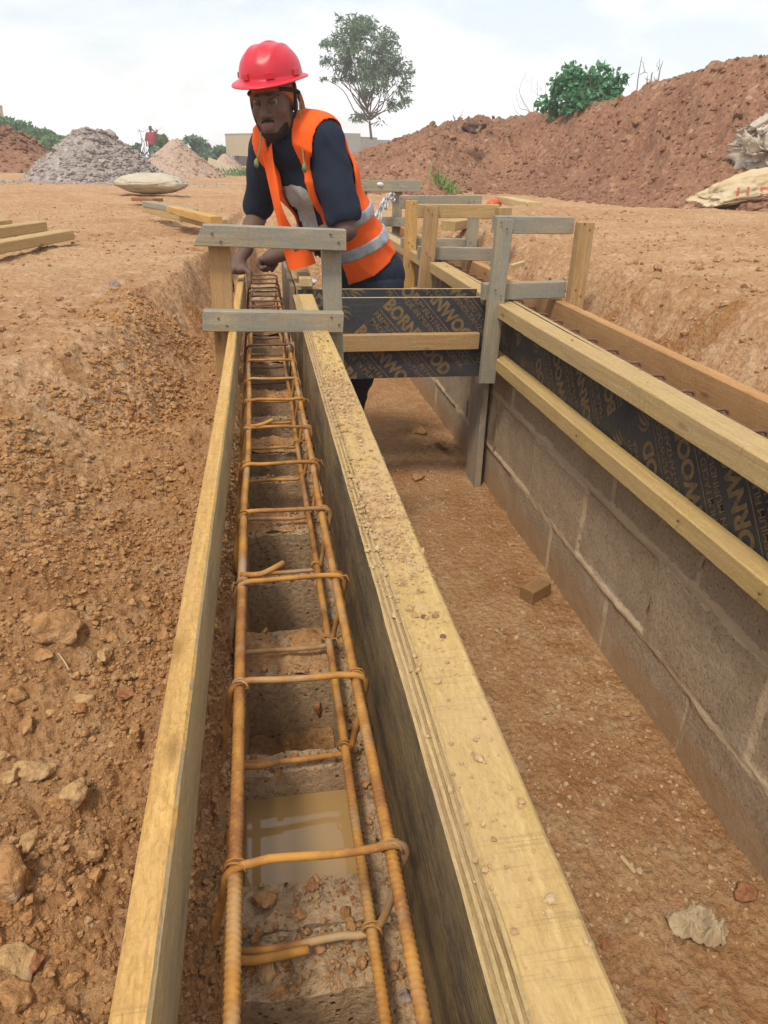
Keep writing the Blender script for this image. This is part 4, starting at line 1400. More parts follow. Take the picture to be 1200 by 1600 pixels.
lone_rock(497, 1112, -0.075, 0.017, M_ROCKR, (0.75, 0.6, 1.3), 301, 'broken red brick chunk standing in the soil of a block cavity', 'brick_chunk', 'brick')
lone_rock(415, 1518, 0.002, 0.0105, M_ROCK, (1.3, 1.0, 0.6), 302, 'largest pale mortar chip on the nearest block web', group='loose stones and clods')
lone_rock(632, 1560, 0.002, 0.0075, M_GRAVEL, (1.0, 1.0, 0.8), 303, 'small whitish stone on the block edge beside the ribbed bar', group='loose stones and clods')
lone_rock(410, 1408, 0.002, 0.012, M_CLOD, (1.2, 1.0, 0.7), 304, 'crumbly brown clod on the web just in front of the water', group='loose stones and clods')
lone_rock(487, 1385, 0.0, 0.008, M_ROCKR, (1.3, 1.0, 0.5), 305, 'flat reddish chip on the web at the water edge', group='loose stones and clods')
lone_rock(522, 965, 0.002, 0.010, M_GRAVEL, (1.0, 0.9, 0.9), 306, 'grey stone on the block rim right of the third cavity', group='loose stones and clods')
#@@TRENCH
# ------------------------------------------------------------------ implicit surfaces for figures and soft things
class Vol:
    def __init__(s, lo, hi, h):
        s.lo = np.array(lo, float); s.h = h
        s.n = np.ceil((np.array(hi) - s.lo) / h).astype(int) + 1
        s.v = np.full(s.n, 0.3, np.float32)

    def sub(s, blo, bhi):
        a = np.clip(np.floor((np.array(blo) - s.lo) / s.h).astype(int), 0, s.n)
        b = np.clip(np.ceil((np.array(bhi) - s.lo) / s.h).astype(int) + 1, 0, s.n)
        sl = tuple(slice(int(x), int(y)) for x, y in zip(a, b))
        if any(x >= y for x, y in zip(a, b)): return None, None
        g = [(s.lo[i] + s.h * np.arange(a[i], b[i])).astype(np.float32) for i in range(3)]
        return sl, np.meshgrid(*g, indexing='ij', sparse=True)

    def put(s, prim, k=0.02, op='add', pad=0.05):
        blo, bhi, fn = prim
        sl, G = s.sub(np.array(blo) - pad - k, np.array(bhi) + pad + k)
        if sl is None: return s
        d = fn(*G)
        a = s.v[sl]
        if op == 'add':
            h = np.maximum(k - np.abs(a - d), 0) / max(k, 1e-6)
            s.v[sl] = np.minimum(a, d) - h * h * k * 0.25
        else:
            d = -d
            h = np.maximum(k - np.abs(a - d), 0) / max(k, 1e-6)
            s.v[sl] = np.maximum(a, d) + h * h * k * 0.25
        return s

    def copy(s):
        c = Vol.__new__(Vol); c.lo, c.h, c.n, c.v = s.lo, s.h, s.n, s.v.copy(); return c

    def grid(s):
        return np.meshgrid(*[(s.lo[i] + s.h * np.arange(s.n[i])).astype(np.float32) for i in range(3)], indexing='ij', sparse=True)

    def mesh(s):
        v = s.v
        sg = v < 0
        cs = [(0, 0, 0), (1, 0, 0), (0, 1, 0), (1, 1, 0), (0, 0, 1), (1, 0, 1), (0, 1, 1), (1, 1, 1)]
        n = s.n
        cnt = np.zeros(n - 1, np.int8)
        for c in cs: cnt += sg[c[0]:n[0] - 1 + c[0], c[1]:n[1] - 1 + c[1], c[2]:n[2] - 1 + c[2]]
        act = np.argwhere((cnt > 0) & (cnt < 8))
        idm = np.full(n - 1, -1, np.int64)
        idm[tuple(act.T)] = np.arange(len(act))
        cv = np.stack([v[act[:, 0] + c[0], act[:, 1] + c[1], act[:, 2] + c[2]] for c in cs], 1)
        acc = np.zeros((len(act), 3)); m = np.zeros(len(act))
        for a in range(8):
            for b in range(a + 1, 8):
                if sum(abs(cs[a][i] - cs[b][i]) for i in range(3)) != 1: continue
                x = (cv[:, a] < 0) != (cv[:, b] < 0)
                t = np.where(x, cv[:, a] / np.where(x, cv[:, a] - cv[:, b], 1), 0)
                pa, pb = np.array(cs[a]), np.array(cs[b])
                acc += np.where(x[:, None], pa + t[:, None] * (pb - pa), 0); m += x
        P = s.lo + s.h * (act + acc / m[:, None])
        Fs = []
        for ax in range(3):
            o = [i for i in range(3) if i != ax]
            s0 = [slice(1, n[i] - 1) for i in range(3)]; s0[ax] = slice(0, n[ax] - 1)
            s1 = list(s0); s1[ax] = slice(1, n[ax])
            A, B = sg[tuple(s0)], sg[tuple(s1)]
            E = np.argwhere(A != B)
            off = [1, 1, 1]; off[ax] = 0
            E = E + np.array(off)
            flip = sg[tuple(E.T)]
            q = []
            for d in ((-1, -1), (0, -1), (0, 0), (-1, 0)):
                w = E.copy(); w[:, o[0]] += d[0]; w[:, o[1]] += d[1]
                q.append(idm[tuple(w.T)])
            Q = np.stack(q, 1)
            if ax == 1: Q = Q[:, ::-1]
            Q[~flip] = Q[~flip][:, ::-1]
            Fs.append(Q)
        return P, np.concatenate(Fs)


def cap(a, b, ra, rb):
    a = np.array(a, float); b = np.array(b, float); ab = b - a; L2 = float(ab @ ab) + 1e-12
    R_ = max(ra, rb)
    def fn(x, y, z):
        px, py, pz = x - a[0], y - a[1], z - a[2]
        t = np.clip((px * ab[0] + py * ab[1] + pz * ab[2]) / L2, 0, 1)
        return np.sqrt((px - t * ab[0]) ** 2 + (py - t * ab[1]) ** 2 + (pz - t * ab[2]) ** 2) - (ra + (rb - ra) * t)
    return np.minimum(a, b) - R_, np.maximum(a, b) + R_, fn


def ell(c, r, ax=None):
    c = np.array(c, float); r = np.array(r, float)
    A = np.eye(3) if ax is None else np.array(ax, float)   # rows: local axes
    ext = np.sqrt(((A * r[:, None]) ** 2).sum(0))
    def fn(x, y, z):
        px, py, pz = x - c[0], y - c[1], z - c[2]
        q = [A[i, 0] * px + A[i, 1] * py + A[i, 2] * pz for i in range(3)]
        k0 = np.sqrt(sum((q[i] / r[i]) ** 2 for i in range(3)))
        k1 = np.sqrt(sum((q[i] / r[i] ** 2) ** 2 for i in range(3))) + 1e-9
        return np.where(k0 < 1e-3, -r.min(), k0 * (k0 - 1) / k1)
    return c - ext, c + ext, fn


def wrinkle(vol, fn, band=0.03):
    idx = np.argwhere(np.abs(vol.v) < band)
    P = vol.lo + vol.h * idx
    vol.v[tuple(idx.T)] += fn(P).astype(np.float32)


def unit(v): v = np.array(v, float); return v / np.linalg.norm(v)


def mesh_smooth(P, Fc, it=2, lam=0.5):
    E = np.concatenate([Fc[:, [0, 1]], Fc[:, [1, 2]], Fc[:, [2, 3]], Fc[:, [3, 0]]])
    for _ in range(it):
        acc = np.zeros_like(P); c = np.zeros(len(P))
        np.add.at(acc, E[:, 0], P[E[:, 1]]); np.add.at(c, E[:, 0], 1)
        np.add.at(acc, E[:, 1], P[E[:, 0]]); np.add.at(c, E[:, 1], 1)
        P = P + lam * (acc / np.maximum(c, 1)[:, None] - P)
    return P


def put_vol(name, vol, mat, parent, it=2):
    P, Fc = vol.mesh()
    P = mesh_smooth(P, Fc, it)
    return make(name, P, Fc, mat, parent, smooth=True)


M_SKIN = mat_plain('dark_skin', (0.140, 0.084, 0.062), 0.62, 0.28, 0, 0.15, 30, 0.08, (0.10, 0.060, 0.046))
M_TEE = mat_plain('navy_cotton', (0.016, 0.023, 0.042), 0.9, 0.2, 0, 0.15, 14, 0.5, (0.022, 0.030, 0.05), 260)
M_TROU = mat_plain('dark_denim', (0.022, 0.027, 0.045), 0.9, 0.2, 0, 0.2, 16, 0.5, (0.045, 0.05, 0.065), 260)
M_VEST = mat_plain('hi_vis_orange', (0.90, 0.130, 0.014), 0.8, 0.25, 0, 0.2, 11, 0.5, (0.70, 0.085, 0.014), 220)
M_VRED = mat_plain('red_piping', (0.72, 0.05, 0.015), 0.7, 0.3)
M_REFL = mat_plain('reflective_tape', (0.40, 0.42, 0.44), 0.45, 0.5, 0.1, 0.33, 28, 0.4, (0.20, 0.22, 0.25))
M_HELM = mat_plain('red_plastic', (0.58, 0.020, 0.040), 0.36, 0.4, 0, 0.2, 16, 0.0, (0.44, 0.022, 0.036))
M_BEARD = mat_plain('black_hair', (0.026, 0.020, 0.018), 0.9, 0.15, 0, 0.33, 140, 0.6, (0.055, 0.038, 0.030))
M_CLOTH = mat_plain('rust_cloth', (0.36, 0.125, 0.045), 0.9, 0.2, 0, 0.2, 30, 0.4, (0.24, 0.08, 0.035), 150)
M_STRAP = mat_plain('dark_strap', (0.02, 0.024, 0.032), 0.8, 0.2)
M_EYE = mat_plain('eye_white', (0.36, 0.32, 0.29), 0.25, 0.5)
M_IRIS = mat_plain('dark_iris', (0.012, 0.009, 0.008), 0.2, 0.5)
M_LIP = mat_plain('lips', (0.20, 0.105, 0.095), 0.45, 0.4)
M_CORD = mat_plain('green_cord', (0.20, 0.26, 0.12), 0.8, 0.2)
M_PRINTG = mat_plain('shirt_print', (0.50, 0.52, 0.51), 0.9, 0.1, 0, 0.25, 60, 0.0, (0.27, 0.29, 0.29))
M_BOOT = mat_plain('black_rubber_boot', (0.02, 0.02, 0.02), 0.5, 0.4)


def build_worker():
    root = empty('person', (0.42, 3.35, FLOOR), 'worker in red hard hat and orange vest leaning over the left beam', 'person')
    # ---- joints (photo column, row, distance)
    LSH, RSH = PY(509, 224, 3.07), PY(415, 232, 3.27)
    NB = PY(455, 212, 3.17)
    SP = [PY(470, 222, 3.17), PY(494, 280, 3.20), PY(521, 338, 3.25), PY(549, 388, 3.30), PY(570, 432, 3.34)]
    l = unit([0.77, -0.64, 0.02])
    f = unit([-0.64, -0.77, -0.15])
    AX = []
    for k in range(5):
        a = SP[max(0, k - 1)] - SP[min(4, k + 1)]
        u = unit(a)
        ll = unit(l - u * (l @ u)); ff = np.cross(ll, u); 
        if ff @ f < 0: ff = -ff
        AX.append(np.array([ll, ff, u]))
    TR = [(0.165, 0.092, 0.080), (0.166, 0.120, 0.130), (0.150, 0.112, 0.120), (0.148, 0.112, 0.120), (0.165, 0.125, 0.125)]
    LE, LWr = PY(541, 358, 3.01), PY(440, 396, 3.17)
    RE, RWr = PY(401, 338, 3.43), PY(384, 389, 3.25)
    LHP, LKN, LAN = PY(590, 447, 3.27), PY(557, 585, 3.29), PY(533, 690, 3.36)
    RHP, RKN, RAN = PY(545, 445, 3.43), PY(505, 560, 3.42), PY(490, 672, 3.52)

    # ---- head frame
    HC = PY(428, 160, 3.11)
    fh = unit([-0.40, -0.90, -0.10])
    uh = np.array([-0.10, 0.0, 1.0]); uh = unit(uh - fh * (uh @ fh))
    lh = np.cross(uh, fh)
    HA = np.array([lh, fh, uh])
    def H(a, b, c): return HC + a * lh + b * fh + c * uh
    S = 1.01
    def hell(c, r): return ell(H(*[v * S for v in c]), [v * S for v in r], HA)

    def torso(vol, inf=0.0, k=0.05, flare=0.0):
        for q in range(5):
            r = np.array(TR[q]) + inf + flare * (q / 4.0) ** 1.5
            vol.put(ell(SP[q], r, AX[q]), k, pad=0.09)
        vol.put(cap(RSH + (NB - RSH) * 0.15, LSH + (NB - LSH) * 0.15, 0.056 + inf, 0.060 + inf), k)
        vol.put(cap(NB, (RSH + NB) / 2, 0.05 + inf, 0.055 + inf), k)
        vol.put(cap(NB, (LSH + NB) / 2, 0.05 + inf, 0.055 + inf), k)
        return vol

    lo = np.array([-0.30, 2.80, FLOOR - 0.02]); hi = np.array([0.78, 3.72, 1.16])
    # ================= skin
    B = Vol(lo, hi, 0.0045)
    torso(B, -0.006)
    for (h_, k_, a_) in ((LHP, LKN, LAN), (RHP, RKN, RAN)):
        B.put(cap(h_, k_, 0.078, 0.052), 0.05); B.put(cap(k_, a_, 0.05, 0.035), 0.02)
        B.put(ell(a_ + np.array([-0.02, -0.07, -0.02]), (0.04, 0.11, 0.035)), 0.02)
    for (s_, e_, w_) in ((LSH, LE, LWr), (RSH, RE, RWr)):
        B.put(ell(s_, (0.058, 0.058, 0.058)), 0.04)
        B.put(cap(s_, e_, 0.052, 0.041), 0.04)
        m_ = e_ + (w_ - e_) * 0.3
        B.put(cap(e_, m_, 0.041, 0.043), 0.02); B.put(cap(m_, w_, 0.043, 0.027), 0.02)
    # neck and head
    B.put(cap(NB, H(0, -0.02, -0.06), 0.062, 0.054), 0.04)
    B.put(hell((0, -0.012, 0.035), (0.077, 0.098, 0.092)), 0.02)
    B.put(hell((0, 0.026, -0.040), (0.062, 0.064, 0.080)), 0.03)
    B.put(hell((0, 0.060, -0.097), (0.030, 0.026, 0.024)), 0.03)
    for sg_ in (-1, 1):
        B.put(hell((sg_ * 0.045, 0.055, -0.026), (0.020, 0.026, 0.020)), 0.02)
        B.put(hell((sg_ * 0.050, 0.005, -0.070), (0.014, 0.03, 0.025)), 0.025)
        B.put(hell((sg_ * 0.079, -0.012, -0.010), (0.009, 0.021, 0.031)), 0.008)
        B.put(hell((sg_ * 0.031, 0.102, 0.000), (0.021, 0.019, 0.012)), 0.012, 'sub')
        B.put(hell((sg_ * 0.0150, 0.094, -0.040), (0.011, 0.012, 0.009)), 0.008)
    B.put(hell((0, 0.086, 0.021), (0.050, 0.012, 0.011)), 0.012)
    B.put(cap(H(0, 0.090 * S, 0.006 * S), H(0, 0.113 * S, -0.036 * S), 0.0085, 0.0135), 0.012)
    B.put(hell((0, 0.090, -0.0685), (0.025, 0.011, 0.008)), 0.008)
    B.put(hell((0, 0.088, -0.0810), (0.021, 0.011, 0.0085)), 0.008)
    # right hand gripping the top of the board
    bx = -0.083
    palm = np.array([bx - 0.004, 3.195, 0.268])
    B.put(cap(RWr, palm + [0.0, 0.02, 0.028], 0.026, 0.026), 0.02)
    B.put(ell(palm, (0.040, 0.050, 0.024)), 0.025)
    for q, (yy, ln) in enumerate(((3.150, 0.92), (3.173, 1.05), (3.197, 1.0), (3.219, 0.82))):
        pts = [np.array([bx - 0.026, yy, 0.272]), np.array([bx - 0.046, yy - 0.006, 0.250]), np.array([bx - 0.041, yy - 0.012, 0.250 - 0.040 * ln]), np.array([bx - 0.033, yy - 0.014, 0.250 - 0.064 * ln])]
        for a_, b_, r1, r2 in zip(pts[:-1], pts[1:], (0.0105, 0.0095, 0.0085), (0.0095, 0.0085, 0.0072)): B.put(cap(a_, b_, r1, r2), 0.006, pad=0.02)
    th = [np.array([bx + 0.014, 3.165, 0.278]), np.array([bx + 0.040, 3.145, 0.258]), np.array([bx + 0.038, 3.130, 0.226]), np.array([bx + 0.034, 3.122, 0.205])]
    for a_, b_, r1, r2 in zip(th[:-1], th[1:], (0.0135, 0.0115, 0.010), (0.0115, 0.010, 0.008)): B.put(cap(a_, b_, r1, r2), 0.008, pad=0.02)
    # left hand: loose fist over the cage
    d_ = unit(LWr - LE); dn = np.array([0, 0, -1.0]); dn = unit(dn - d_ * (dn @ d_)); sd2 = np.cross(d_, dn)
    pc = LWr + d_ * 0.045
    B.put(cap(LWr, pc, 0.028, 0.03), 0.02)
    B.put(ell(pc + d_ * 0.012, (0.046, 0.040, 0.025), np.array([d_, sd2, dn])), 0.02)
    for q, (o_, ln) in enumerate(((-0.031, 0.88), (-0.010, 1.0), (0.011, 0.97), (0.031, 0.8))):
        b0 = pc + d_ * 0.042 + sd2 * o_ - dn * 0.006
        pts = [b0, b0 + d_ * 0.026 * ln + dn * 0.018, b0 + d_ * 0.016 * ln + dn * 0.046 * ln, b0 - d_ * 0.012 + dn * 0.044 * ln]
        for a_, b_, r1, r2 in zip(pts[:-1], pts[1:], (0.011, 0.0098, 0.0088), (0.0098, 0.0088, 0.0078)): B.put(cap(a_, b_, r1, r2), 0.005, pad=0.02)
    t0 = pc - sd2 * 0.034 + dn * 0.006
    for a_, b_, r1, r2 in ((t0, t0 + d_ * 0.03 - sd2 * 0.012 + dn * 0.02, 0.0135, 0.0115), (t0 + d_ * 0.03 - sd2 * 0.012 + dn * 0.02, t0 + d_ * 0.045 + sd2 * 0.004 + dn * 0.042, 0.0115, 0.009)): B.put(cap(a_, b_, r1, r2), 0.008, pad=0.02)
    body = put_vol('body', B, [M_SKIN, M_LIP], root, 2)
    # lips take their own colour
    Mw = np.array([v.co[:] for v in body.data.vertices]) + np.array(root.location)
    rel = (Mw - HC) @ HA.T / S
    lipv = (np.abs(rel[:, 0]) < 0.023) & (rel[:, 1] > 0.088) & (rel[:, 2] > -0.090) & (rel[:, 2] < -0.0615)
    for p in body.data.polygons:
        if all(lipv[v] for v in p.vertices): p.material_index = 1

    # eyes
    for sg_ in (-1, 1):
        V, Fc = ICO3
        c = H(sg_ * 0.0312 * S, 0.0752 * S, 0.0010 * S)
        e = make('eye', V * 0.0121 + c, Fc, [M_EYE, M_IRIS], root, smooth=True)
        gz = unit(np.array([0, 0, 0.69]) - c)
        for p in e.data.polygons:
            n_ = np.array(p.center) ; n_ = n_ / np.linalg.norm(n_)
            cc = np.mean([V[v] for v in p.vertices], 0); cc /= np.linalg.norm(cc)
            if cc @ gz > 0.80: p.material_index = 1
        for s2, r_ in ((1, 0.0047),):       # eyelids
            a = np.linspace(-0.9, 0.9, 9)
            path = [c + 0.0138 * (math.sin(t) * lh + math.cos(t) * fh) + uh * (0.0034 * math.cos(t * 1.3) + 0.0006) for t in a]
            Vl, Fl = tube(np.array(path), 0.0040, 6); make('upper_eyelid', Vl, Fl, M_SKIN, root, smooth=True)
            path = [c + 0.0136 * (math.sin(t) * lh + math.cos(t) * fh) - uh * (0.0044 * math.cos(t * 1.3)) for t in a]
            Vl, Fl = tube(np.array(path), 0.0026, 6); make('lower_eyelid', Vl, Fl, M_SKIN, root, smooth=True)
        path = [H(sg_ * (0.014 + 0.010 * t) * S, (0.0995 - 0.0028 * t * t) * S, (0.0215 + 0.0035 * math.sin(t * 0.95 + 0.3)) * S) for t in np.linspace(0, 3.6, 9)]
        Vl, Fl = tube(np.array(path), [0.0016 + 0.0012 * math.sin(min(1, t + 0.15) * 2.8) for t in np.linspace(0, 1, 9)], 6)
        make('eyebrow', Vl, Fl, M_BEARD, root, smooth=True)
    # beard: a thin layer over jaw, chin and upper lip
    hv = Vol(HC - 0.19, HC + 0.19, 0.0032)
    hv.put(hell((0, 0.026, -0.040), (0.062, 0.064, 0.080)), 0.03); hv.put(hell((0, 0.060, -0.097), (0.030, 0.026, 0.024)), 0.03)
    for sg_ in (-1, 1): hv.put(hell((sg_ * 0.050, 0.005, -0.070), (0.014, 0.03, 0.025)), 0.025)
    hv.put(hell((0, 0.088, -0.075), (0.030, 0.010, 0.016)), 0.012)
    G = hv.grid()
    q = [sum(HA[i][j] * (G[j] - HC[j]) for j in range(3)) / S for i in range(3)]
    nz_ = 0.0016 * vnoise(q[0] * 320 + 0 * q[1], q[1] * 320 + 0 * q[0], q[2] * 320 + 0 * q[0]) if False else 0
    jaw = q[2] + 0.062 + 0.35 * np.clip(np.abs(q[0]) - 0.030, 0, 1) * -1.2      # below this line is beard
    chin_ = np.maximum(np.maximum(q[2] + 0.0955 - np.clip((np.abs(q[0]) - 0.030) * 1.3, 0, 0.03), -(q[2] + 0.20)), np.abs(q[0]) - 0.060)
    must = np.maximum(np.abs(q[2] + 0.056 + 0.25 * np.clip(np.abs(q[0]) - 0.010, 0, 1) * 1.1) - 0.0038, np.abs(q[0]) - 0.027)
    mouthside = np.maximum(np.abs(np.abs(q[0]) - 0.031) - 0.0035, np.abs(q[2] + 0.074) - 0.020)
    region = np.minimum(chin_, must)
    region = np.maximum(region, -(q[1] - (-0.005)))
    hv.v = np.maximum(hv.v - 0.0024, region * 0.8).astype(np.float32)
    put_vol('beard', hv, M_BEARD, root, 1)

    # ================= trousers and boots
    T = Vol([0.05, 2.95, FLOOR - 0.02], hi, 0.007)
    T.put(ell(SP[4] - 0.03 * AX[4][2], np.array(TR[4]) + 0.012, AX[4]), 0.05, pad=0.09)
    for (h_, k_, a_) in ((LHP, LKN, LAN), (RHP, RKN, RAN)):
        T.put(cap(h_, k_, 0.098, 0.078), 0.05, pad=0.09); T.put(cap(k_, a_ + [0, 0, -0.02], 0.076, 0.068), 0.03)
    G = T.grid()
    wrinkle(T, lambda P: 0.009 * (np.abs(vnoise(P[:, 0] * 6, P[:, 1] * 6, P[:, 2] * 16 + P[:, 0] * 6)) - 0.3))
    put_vol('trousers', T, M_TROU, root, 2)
    for a_ in (LAN, RAN):
        bt = Vol(a_ - [0.12, 0.26, 0.13], a_ + [0.12, 0.12, 0.1], 0.006)
        bt.put(cap(a_ + [0, 0, 0.05], a_ + [0, 0.01, -0.05], 0.05, 0.048), 0.02); bt.put(ell(a_ + [-0.02, -0.08, -0.055], (0.048, 0.12, 0.042)), 0.03)
        put_vol('boot', bt, M_BOOT, root, 2)

    # ================= t-shirt
    def sleeves(vol, inf, k=0.03):
        for (s_, e_, fr, r1, r2) in ((LSH, LE, 0.80, 0.072, 0.073), (RSH, RE, 0.84, 0.070, 0.066)):
            vol.put(cap(s_ + (e_ - s_) * 0.02, s_ + (e_ - s_) * fr, r1 + inf, r2 + inf), k)
        return vol
    K = Vol([-0.25, 2.80, 0.02], [0.80, 3.72, 0.95], 0.0055)
    torso(K, 0.010, 0.05)
    K.put(ell(SP[4], np.array(TR[4]) + [0.018, 0.018, 0.05], AX[4]), 0.04, pad=0.09)
    sleeves(K, 0.0)
    G = K.grid()
    W = [G[i] for i in range(3)]
    def dot(v, p): return v[0] * (W[0] - p[0]) + v[1] * (W[1] - p[1]) + v[2] * (W[2] - p[2])
    u0 = AX[2][2]
    wrinkle(K, lambda P: 0.0120 * (np.abs(vnoise(P @ unit([0.8, 0.1, 0.6]) * 17, P @ unit([-0.6, 0.2, 0.8]) * 5, P[:, 1] * 6)) - 0.3) + 0.003 * vnoise(P[:, 0] * 45, P[:, 1] * 40, P[:, 2] * 22))
    # neckline and cut sleeve ends / hem
    K.put(cap(NB + fh * 0.02 + np.array([0, 0, -0.005]), NB + np.array([-0.07, -0.05, 0.16]), 0.066, 0.08), 0.006, 'sub')
    for (s_, e_, fr) in ((LSH, LE, 0.92), (RSH, RE, 0.97)):
        dd = unit(e_ - s_); cpt = s_ + (e_ - s_) * fr
        K.put(cap(cpt + dd * 0.085, cpt + dd * 0.20, 0.10, 0.10), 0.004, 'sub')
    K.v = np.maximum(K.v, -dot(AX[4][2], SP[4]) - 0.12).astype(np.float32)
    put_vol('t_shirt', K, M_TEE, root, 1)
    # printed motif on the chest, following the shirt
    # ================= vest
    def shell(t_out, t_in, armr=0.082):
        V_ = Vol([-0.22, 2.82, 0.10], [0.80, 3.72, 0.92], 0.005)
        torso(V_, 0.0, 0.05, 0.012)
        base = V_.v.copy()
        G = V_.grid()
        return V_, base, G
    V_, base, G = shell(0, 0)
    W = [G[i] for i in range(3)]
    uu = dot(AX[2][2], SP[2]); LL = dot(AX[2][0], SP[2]); FF = dot(AX[2][1], SP[2])
    vt_ = V_.copy(); vt_.v = base
    wrinkle(vt_, lambda P: 0.0095 * (np.abs(vnoise(P @ unit([0.5, 0.2, 0.8]) * 14, P @ unit([0.8, -0.3, -0.5]) * 4.5, P[:, 1] * 5)) - 0.3) + 0.002 * vnoise(P[:, 0] * 40, P[:, 1] * 40, P[:, 2] * 25), 0.06)
    base = vt_.v
    outer = base - 0.026; inner = base - 0.016
    vest = np.maximum(outer, -inner)
    hem = -0.24 + 0.06 * np.clip(-LL * 2, 0, 1)
    topu = 0.30
    tt = np.clip((0.22 - uu) / 0.42, 0, 1)
    lft = -0.072 - 0.10 * tt; rgt = 0.062 - 0.025 * tt
    opening = np.maximum(np.maximum(lft - LL, LL - rgt), -FF)       # negative inside the opening
    neck = np.sqrt((W[0] - NB[0]) ** 2 + (W[1] - NB[1]) ** 2 + ((W[2] - NB[2] - 0.02) * 0.8) ** 2) - 0.088
    cut = np.maximum(vest, -opening)
    cut = np.maximum(cut, -neck)
    cut = np.maximum(cut, hem - uu)
    V_.v = cut.astype(np.float32)
    for (s_, e_, r_) in ((LSH, LE, 0.086), (RSH, RE, 0.084)):
        V_.put(cap(s_ + unit(s_ - NB) * 0.012, e_, r_, r_ + 0.004), 0.004, 'sub')
        V_.put(cap(s_ + unit(s_ - NB) * 0.02, s_ + unit(s_ - NB) * 0.14, 0.075, 0.12), 0.004, 'sub')
    vst = put_vol('safety_vest', V_, M_VEST, root, 1)
    # reflective bands: a slightly larger shell between two planes
    for (ctr, hw) in ((PY(570, 318, 3.22), 0.024), (PY(574, 377, 3.22), 0.025)):
        S_ = V_.copy()
        uc = float(AX[2][2] @ (ctr - SP[2]))
        sh_ = np.maximum(base - 0.0315, -(base - 0.021))
        sh_ = np.maximum(sh_, np.abs(uu - uc - 0.03 * np.sin(FF * 6)) - hw)
        sh_ = np.maximum(sh_, -opening)
        S_.v = sh_.astype(np.float32)
        for (s_, e_, r_) in ((LSH, LE, 0.088), (RSH, RE, 0.086)):
            S_.put(cap(s_ + unit(s_ - NB) * 0.012, e_, r_, r_ + 0.004), 0.004, 'sub')
        b_ = put_vol('reflective_band', S_, M_REFL, vst, 1)
    # hanging right front panel of the vest
    rows = [((405, 214, 3.20), (424, 219, 3.13)), ((410, 245, 3.15), (427, 250, 3.09)), ((419, 285, 3.12), (434, 288, 3.06)), ((428, 325, 3.10), (441, 325, 3.04)), ((436, 358, 3.09), (458, 358, 3.05)), ((443, 392, 3.10), (484, 386, 3.08)), ((453, 424, 3.10), (494, 412, 3.10))]
    A_ = smooth_path([PY(*r_[0]) for r_ in rows], 6); B_ = smooth_path([PY(*r_[1]) for r_ in rows], 6)
    m_ = 8
    pts = np.array([[A_[k] + (B_[k] - A_[k]) * t + np.array([0, -0.012 * math.sin(t * 6 + k * 0.3), 0]) for t in np.linspace(0, 1, m_)] for k in range(len(A_))])
    nrm = np.array([0.1, 0.99, 0.0]) * 0.006
    Vf = np.concatenate([pts.reshape(-1, 3), pts.reshape(-1, 3) + nrm]); n0 = len(A_) * m_
    Ff = []
    for k in range(len(A_) - 1):
        for q_ in range(m_ - 1):
            a = k * m_ + q_
            Ff.append((a, a + 1, a + m_ + 1, a + m_)); Ff.append((n0 + a, n0 + a + m_, n0 + a + m_ + 1, n0 + a + 1))
    make('front_panel', Vf, Ff, M_VEST, vst, smooth=True)
    # shirt motif: grey patch with a rounded top, laid on the chest
    from mathutils.bvhtree import BVHTree
    tee = [o for o in root.children if o.name.startswith('t_shirt')][0] if root.children else None
    tv = [Vector(v.co) + Vector(root.location) for v in tee.data.vertices]
    bv = BVHTree.FromPolygons(tv, [tuple(p.vertices) for p in tee.data.polygons])
    gx, gy = 22, 26
    Vp, ok, Fp = [], [], []
    for j in range(gy):
        for i_ in range(gx):
            s_, t_ = i_ / (gx - 1) * 2 - 1, j / (gy - 1)
            hw_ = 26 * math.sqrt(max(0.0, 1 - max(0, (0.28 - t_) / 0.28) ** 2)) * (1 + 0.08 * t_)
            cx_ = 455 + 16 * t_
            px, py = cx_ + s_ * hw_, 288 + 72 * t_
            d = _ray(px, py); d = d / np.linalg.norm(d)
            hit = bv.ray_cast(Vector(C0), Vector(d))
            Vp.append(np.array(hit[0]) + np.array(hit[1]) * 0.0015 if hit[0] is not None else C0 + d * 3.0)
            ok.append(hit[0] is not None)
    for j in range(gy - 1):
        for i_ in range(gx - 1):
            a = j * gx + i_
            qd = (a, a + gx, a + gx + 1, a + 1)
            if all(ok[v] for v in qd) and max(np.linalg.norm(Vp[qd[0]] - Vp[v]) for v in qd) < 0.03: Fp.append(qd)
    if Fp: make('shirt_print', Vp, Fp, M_PRINTG, tee, smooth=True)

    # ================= helmet
    hu = unit(uh + 0.05 * lh + 0.10 * fh); hf = unit(fh - hu * (fh @ hu)); hl = np.cross(hu, hf)
    HO = H(0, -0.010, 0.084)
    def Hm(a, b, c): return HO + a * hl + b * hf + c * hu
    nt, npn = 96, 26
    Vh = []
